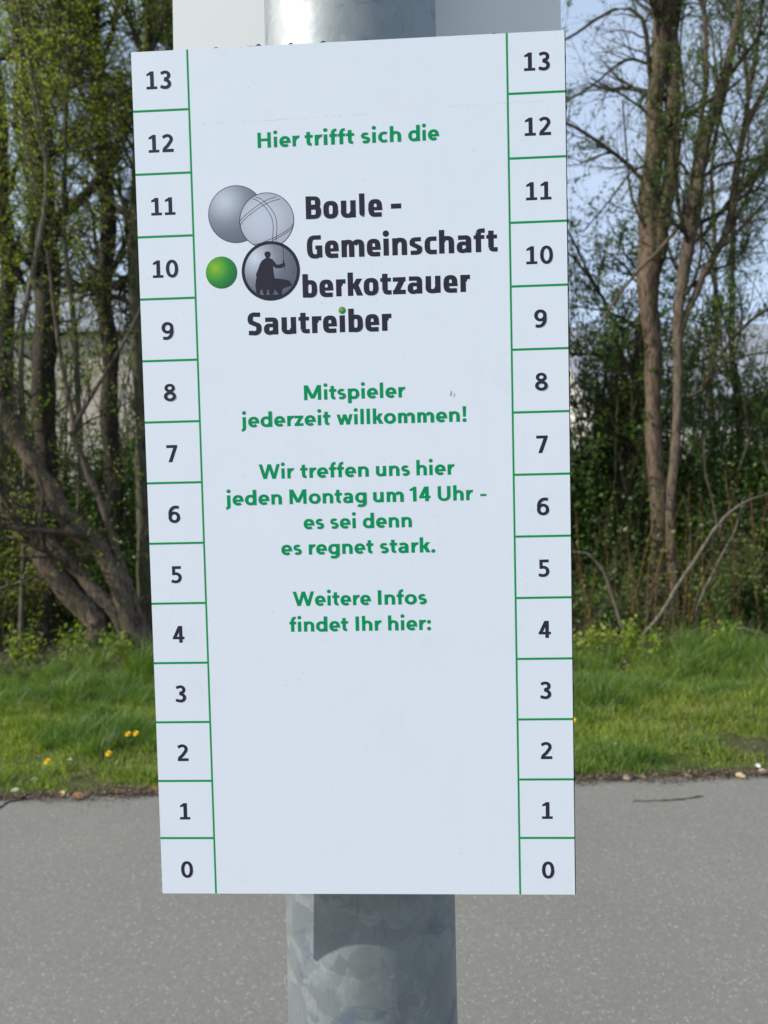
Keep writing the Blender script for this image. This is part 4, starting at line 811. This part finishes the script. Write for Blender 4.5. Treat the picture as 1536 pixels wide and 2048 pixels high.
# the club emblem: printed balls with their printed shading
def disk(name, cx, cy, r, mt, z, n=72, label=None, r_in=0.0):
    V = [(r*math.cos(2*math.pi*i/n), r*math.sin(2*math.pi*i/n), 0) for i in range(n)]
    if r_in: V += [(r_in*math.cos(2*math.pi*i/n), r_in*math.sin(2*math.pi*i/n), 0) for i in range(n)]; F = [(i, (i+1) % n, n+(i+1) % n, n+i) for i in range(n)]
    else: F = [tuple(range(n))]
    o = link(name, pymesh(name, V, F), mt, sign); o.location = (cx/1000, cy/1000, z)
    if label: o['label'] = label
    return o
def ball_ink(name, hx, hy, stops, R):
    m = mat(name, (.5, .5, .5), .42); t = NT(m); c = t.n('ShaderNodeTexCoord').outputs['Object']; d = t.n('ShaderNodeVectorMath', operation='DISTANCE'); d.inputs[1].default_value = (hx/1000, hy/1000, 0); t.l(c, d.inputs[0])
    t.l(t.ramp(t.math('MULTIPLY', d.outputs['Value'], 1000/R), stops), t.p.inputs['Base Color']); return m
L = lambda r, g, b: tuple(x*.86 for x in lin(r, g, b))
disk('ball_outline', -79.3, 187.1, .0199, ink, .000040); disk('grey_ball', -79.3, 187.1, .01945, ball_ink('grey_ball_ink', -8.5, 9.5, [(0, L(205, 213, 224)), (.18, L(190, 198, 210)), (.5, L(140, 147, 162)), (.72, L(118, 124, 140)), (1, L(104, 110, 126))], 30), .000044, label='plain grey ball of the emblem')
disk('ball_outline', -57.9, 181.9, .0193, ink, .000050); disk('striped_ball', -57.9, 181.9, .0188, ball_ink('striped_ball_ink', -4, 2, [(0, L(200, 211, 224)), (.45, L(196, 203, 217)), (.75, L(184, 188, 202)), (1, L(178, 180, 196))], 24), .000054, label='light ball of the emblem with double stripes')
def stroke(pts, w, name, mt, z):
    P = [Vector(p) for p in spline([(a, b, 0) for a, b in pts], 26)]; V, F = [], []
    for i, p in enumerate(P):
        tt = (P[min(i+1, 25)]-P[max(i-1, 0)]).normalized(); nn_ = Vector((-tt.y, tt.x, 0))*w/2; V += [((p+nn_).x/1000, (p+nn_).y/1000, 0), ((p-nn_).x/1000, (p-nn_).y/1000, 0)]
    return flat(name, V, [(2*i, 2*i+1, 2*i+3, 2*i+2) for i in range(25)], mt, z)
BANDS = [[(-77.72, 181.07), (-74.7, 184.5), (-69.11, 188.99), (-62.33, 193.43), (-56.2, 196.41), (-50.73, 197.96)], [(-77.1, 178.6), (-74.16, 182.7), (-68.57, 187.2), (-61.78, 191.52), (-55.05, 194.61), (-47.97, 196.37)],
 [(-65.5, 198.3), (-61.61, 196.93), (-57.5, 193.23), (-54.01, 188.98), (-51.46, 183.58), (-50.86, 177.67), (-51.2, 172.38), (-51.76, 167.68)], [(-67.6, 197.3), (-64.06, 195.85), (-59.94, 192.45), (-56.46, 187.9), (-54.19, 183.1), (-53.45, 177.77), (-53.79, 172.48), (-54.18, 167.77)],
 [(-38.83, 179.55), (-41.12, 176.7), (-45.43, 173.63), (-51.55, 170.62), (-57.67, 168.2), (-63.17, 166.34), (-67.43, 165.79), (-69.0, 166.3)], [(-39.18, 177.22), (-41.78, 174.67), (-46.08, 171.89), (-50.99, 169.42), (-54.66, 167.91)]]
for i, bd in enumerate(BANDS): stroke(bd, .42, 'ball_stripe', ink, .000058+i*3e-6)
disk('emblem_disc', -56.1, 147.0, .0186, ball_ink('emblem_ink', -11, 9.5, [(0, L(218, 226, 238)), (.2, L(190, 198, 212)), (.5, L(138, 144, 158)), (.75, L(108, 113, 127)), (1, L(92, 96, 110))], 30), .000080)
disk('emblem_ring', -56.1, 147.0, .02065, ink, .000084, r_in=.01845, label='thick dark ring round the herdsman emblem')
SIL = [(-58.2, 160.66), (-56.4, 160.18), (-55.66, 158.67), (-56.2, 156.74), (-56.95, 156.18), (-54.74, 155.09), (-52.99, 152.95), (-51.83, 151.25), (-50.63, 151.09), (-47.28, 152.04), (-47.45, 154.0), (-46.97, 154.21), (-46.43, 152.24), (-45.59, 151.8), (-45.76, 150.32), (-46.38, 149.75), (-46.86, 149.65), (-47.68, 148.74), (-52.21, 148.66), (-54.29, 150.04), (-54.1, 146.48), (-53.51, 141.84), (-50.32, 141.31), (-46.4, 140.75), (-43.41, 139.88), (-42.22, 138.95), (-42.85, 138.38), (-41.36, 137.44), (-41.7, 136.26), (-44.14, 135.46), (-47.19, 134.68), (-48.43, 133.53), (-48.63, 130.87), (-49.77, 129.13), (-50.66, 130.05), (-52.11, 132.18), (-53.87, 134.02), (-54.24, 131.66), (-55.81, 129.93), (-56.99, 130.86), (-57.88, 131.49), (-58.23, 134.17), (-59.02, 134.08), (-59.42, 130.95), (-60.96, 130.11), (-62.13, 131.63), (-62.65, 134.33), (-63.57, 134.06), (-64.24, 132.0), (-63.39, 130.19), (-65.48, 131.16), (-67.0, 132.4), (-66.88, 135.07), (-67.43, 136.87), (-66.89, 140.41), (-66.31, 143.36), (-66.75, 144.86), (-65.25, 148.07), (-63.61, 152.16), (-62.03, 154.47), (-59.87, 155.69), (-59.24, 156.44), (-60.27, 158.25), (-60.04, 160.02)]
flat('herdsman_silhouette', [(x/1000, y/1000, 0) for x, y in SIL], [tuple(range(len(SIL)-1, -1, -1))], ink, .000088, 'dark silhouette of a herdsman with a pig')
# the ground below the figures, drawn as a filled segment of the disc
seg = [(-56.1+19.5*math.cos(math.radians(a)), 147+19.5*math.sin(math.radians(a)), 0) for a in range(238, 303, 4)]; flat('emblem_ground', [(x/1000, y/1000, 0) for x, y, _ in seg], [tuple(range(len(seg)))], ink, .000092)
stroke([(-46.96, 163.6), (-46.84, 158.64), (-46.62, 153.9), (-46.36, 150.35), (-46.09, 147.38)], .38, 'herdsman_staff', ink, .000096)
GS = [(0, L(150, 195, 20)), (.3, L(95, 172, 30)), (.65, L(20, 138, 45)), (1, L(5, 100, 50))]
disk('green_ball', -91.1, 147.1, .0112, ball_ink('green_ball_ink', -4.4, 3.4, GS, 16), .000044, label='green jack ball of the emblem'); disk('green_dot', -6.6, 118.0, .0024, ball_ink('green_dot_ink', -.8, .8, GS, 3.4), .000190, 40, label='small green ball as the dot of the letter i')
scuff = mat('scuff', (.42, .43, .46), .8)
def scratch(x0, y0, x1, y1, n, seed, w=.35):
    q = random.Random(seed); g = Geo()
    for i in range(n):
        a = i/n; b = a+q.uniform(.2, .85)/n; ya, yb = y0+(y1-y0)*a+q.gauss(0, .3), y0+(y1-y0)*b+q.gauss(0, .3); xa, xb = x0+(x1-x0)*a, x0+(x1-x0)*b; ww = w*q.uniform(.3, 1)
        g.poly([(xa/1000, ya/1000, 0), (xb/1000, yb/1000, 0), (xb/1000, (yb+ww)/1000, 0), (xa/1000, (ya+ww*.5)/1000, 0)])
    o = link('scratch', g.mesh(), scuff, sign); o.location.z = .00002
scratch(-106, 249.9, 18, 251.4, 26, 1); scratch(70, 254.0, 136, 254.8, 16, 2, .22); scratch(115, -36.3, 113, -36.0, 1, 3, .5); scratch(141, -234.5, 146, -234.0, 2, 4, .5); scratch(-135, -84, -124, -62, 12, 5, .35); scratch(-141, -100, -130, -90, 7, 6, .35); scratch(135, 266, 147, 258, 6, 7, .4)
V = [(x/1000, y/1000, z/1000) for x, y, z in ((-.45, -2.1, .3), (.2, -1.6, .3), (.55, .3, .5), (.35, 2.1, .3), (-.2, 1.4, .3), (-.5, -.2, .5))]
sd = link('seed_husk', pymesh('seed', V, [(0, 1, 2, 5), (5, 2, 3, 4)]), mat('husk', (.35, .18, .06), .7)); sd.matrix_world = sign.matrix_world @ Matrix.Translation((.0684, .0579, .0004)); tag(sd, 'tiny brown seed husk stuck to the sign right of the word Mitspieler', 'seed husk')
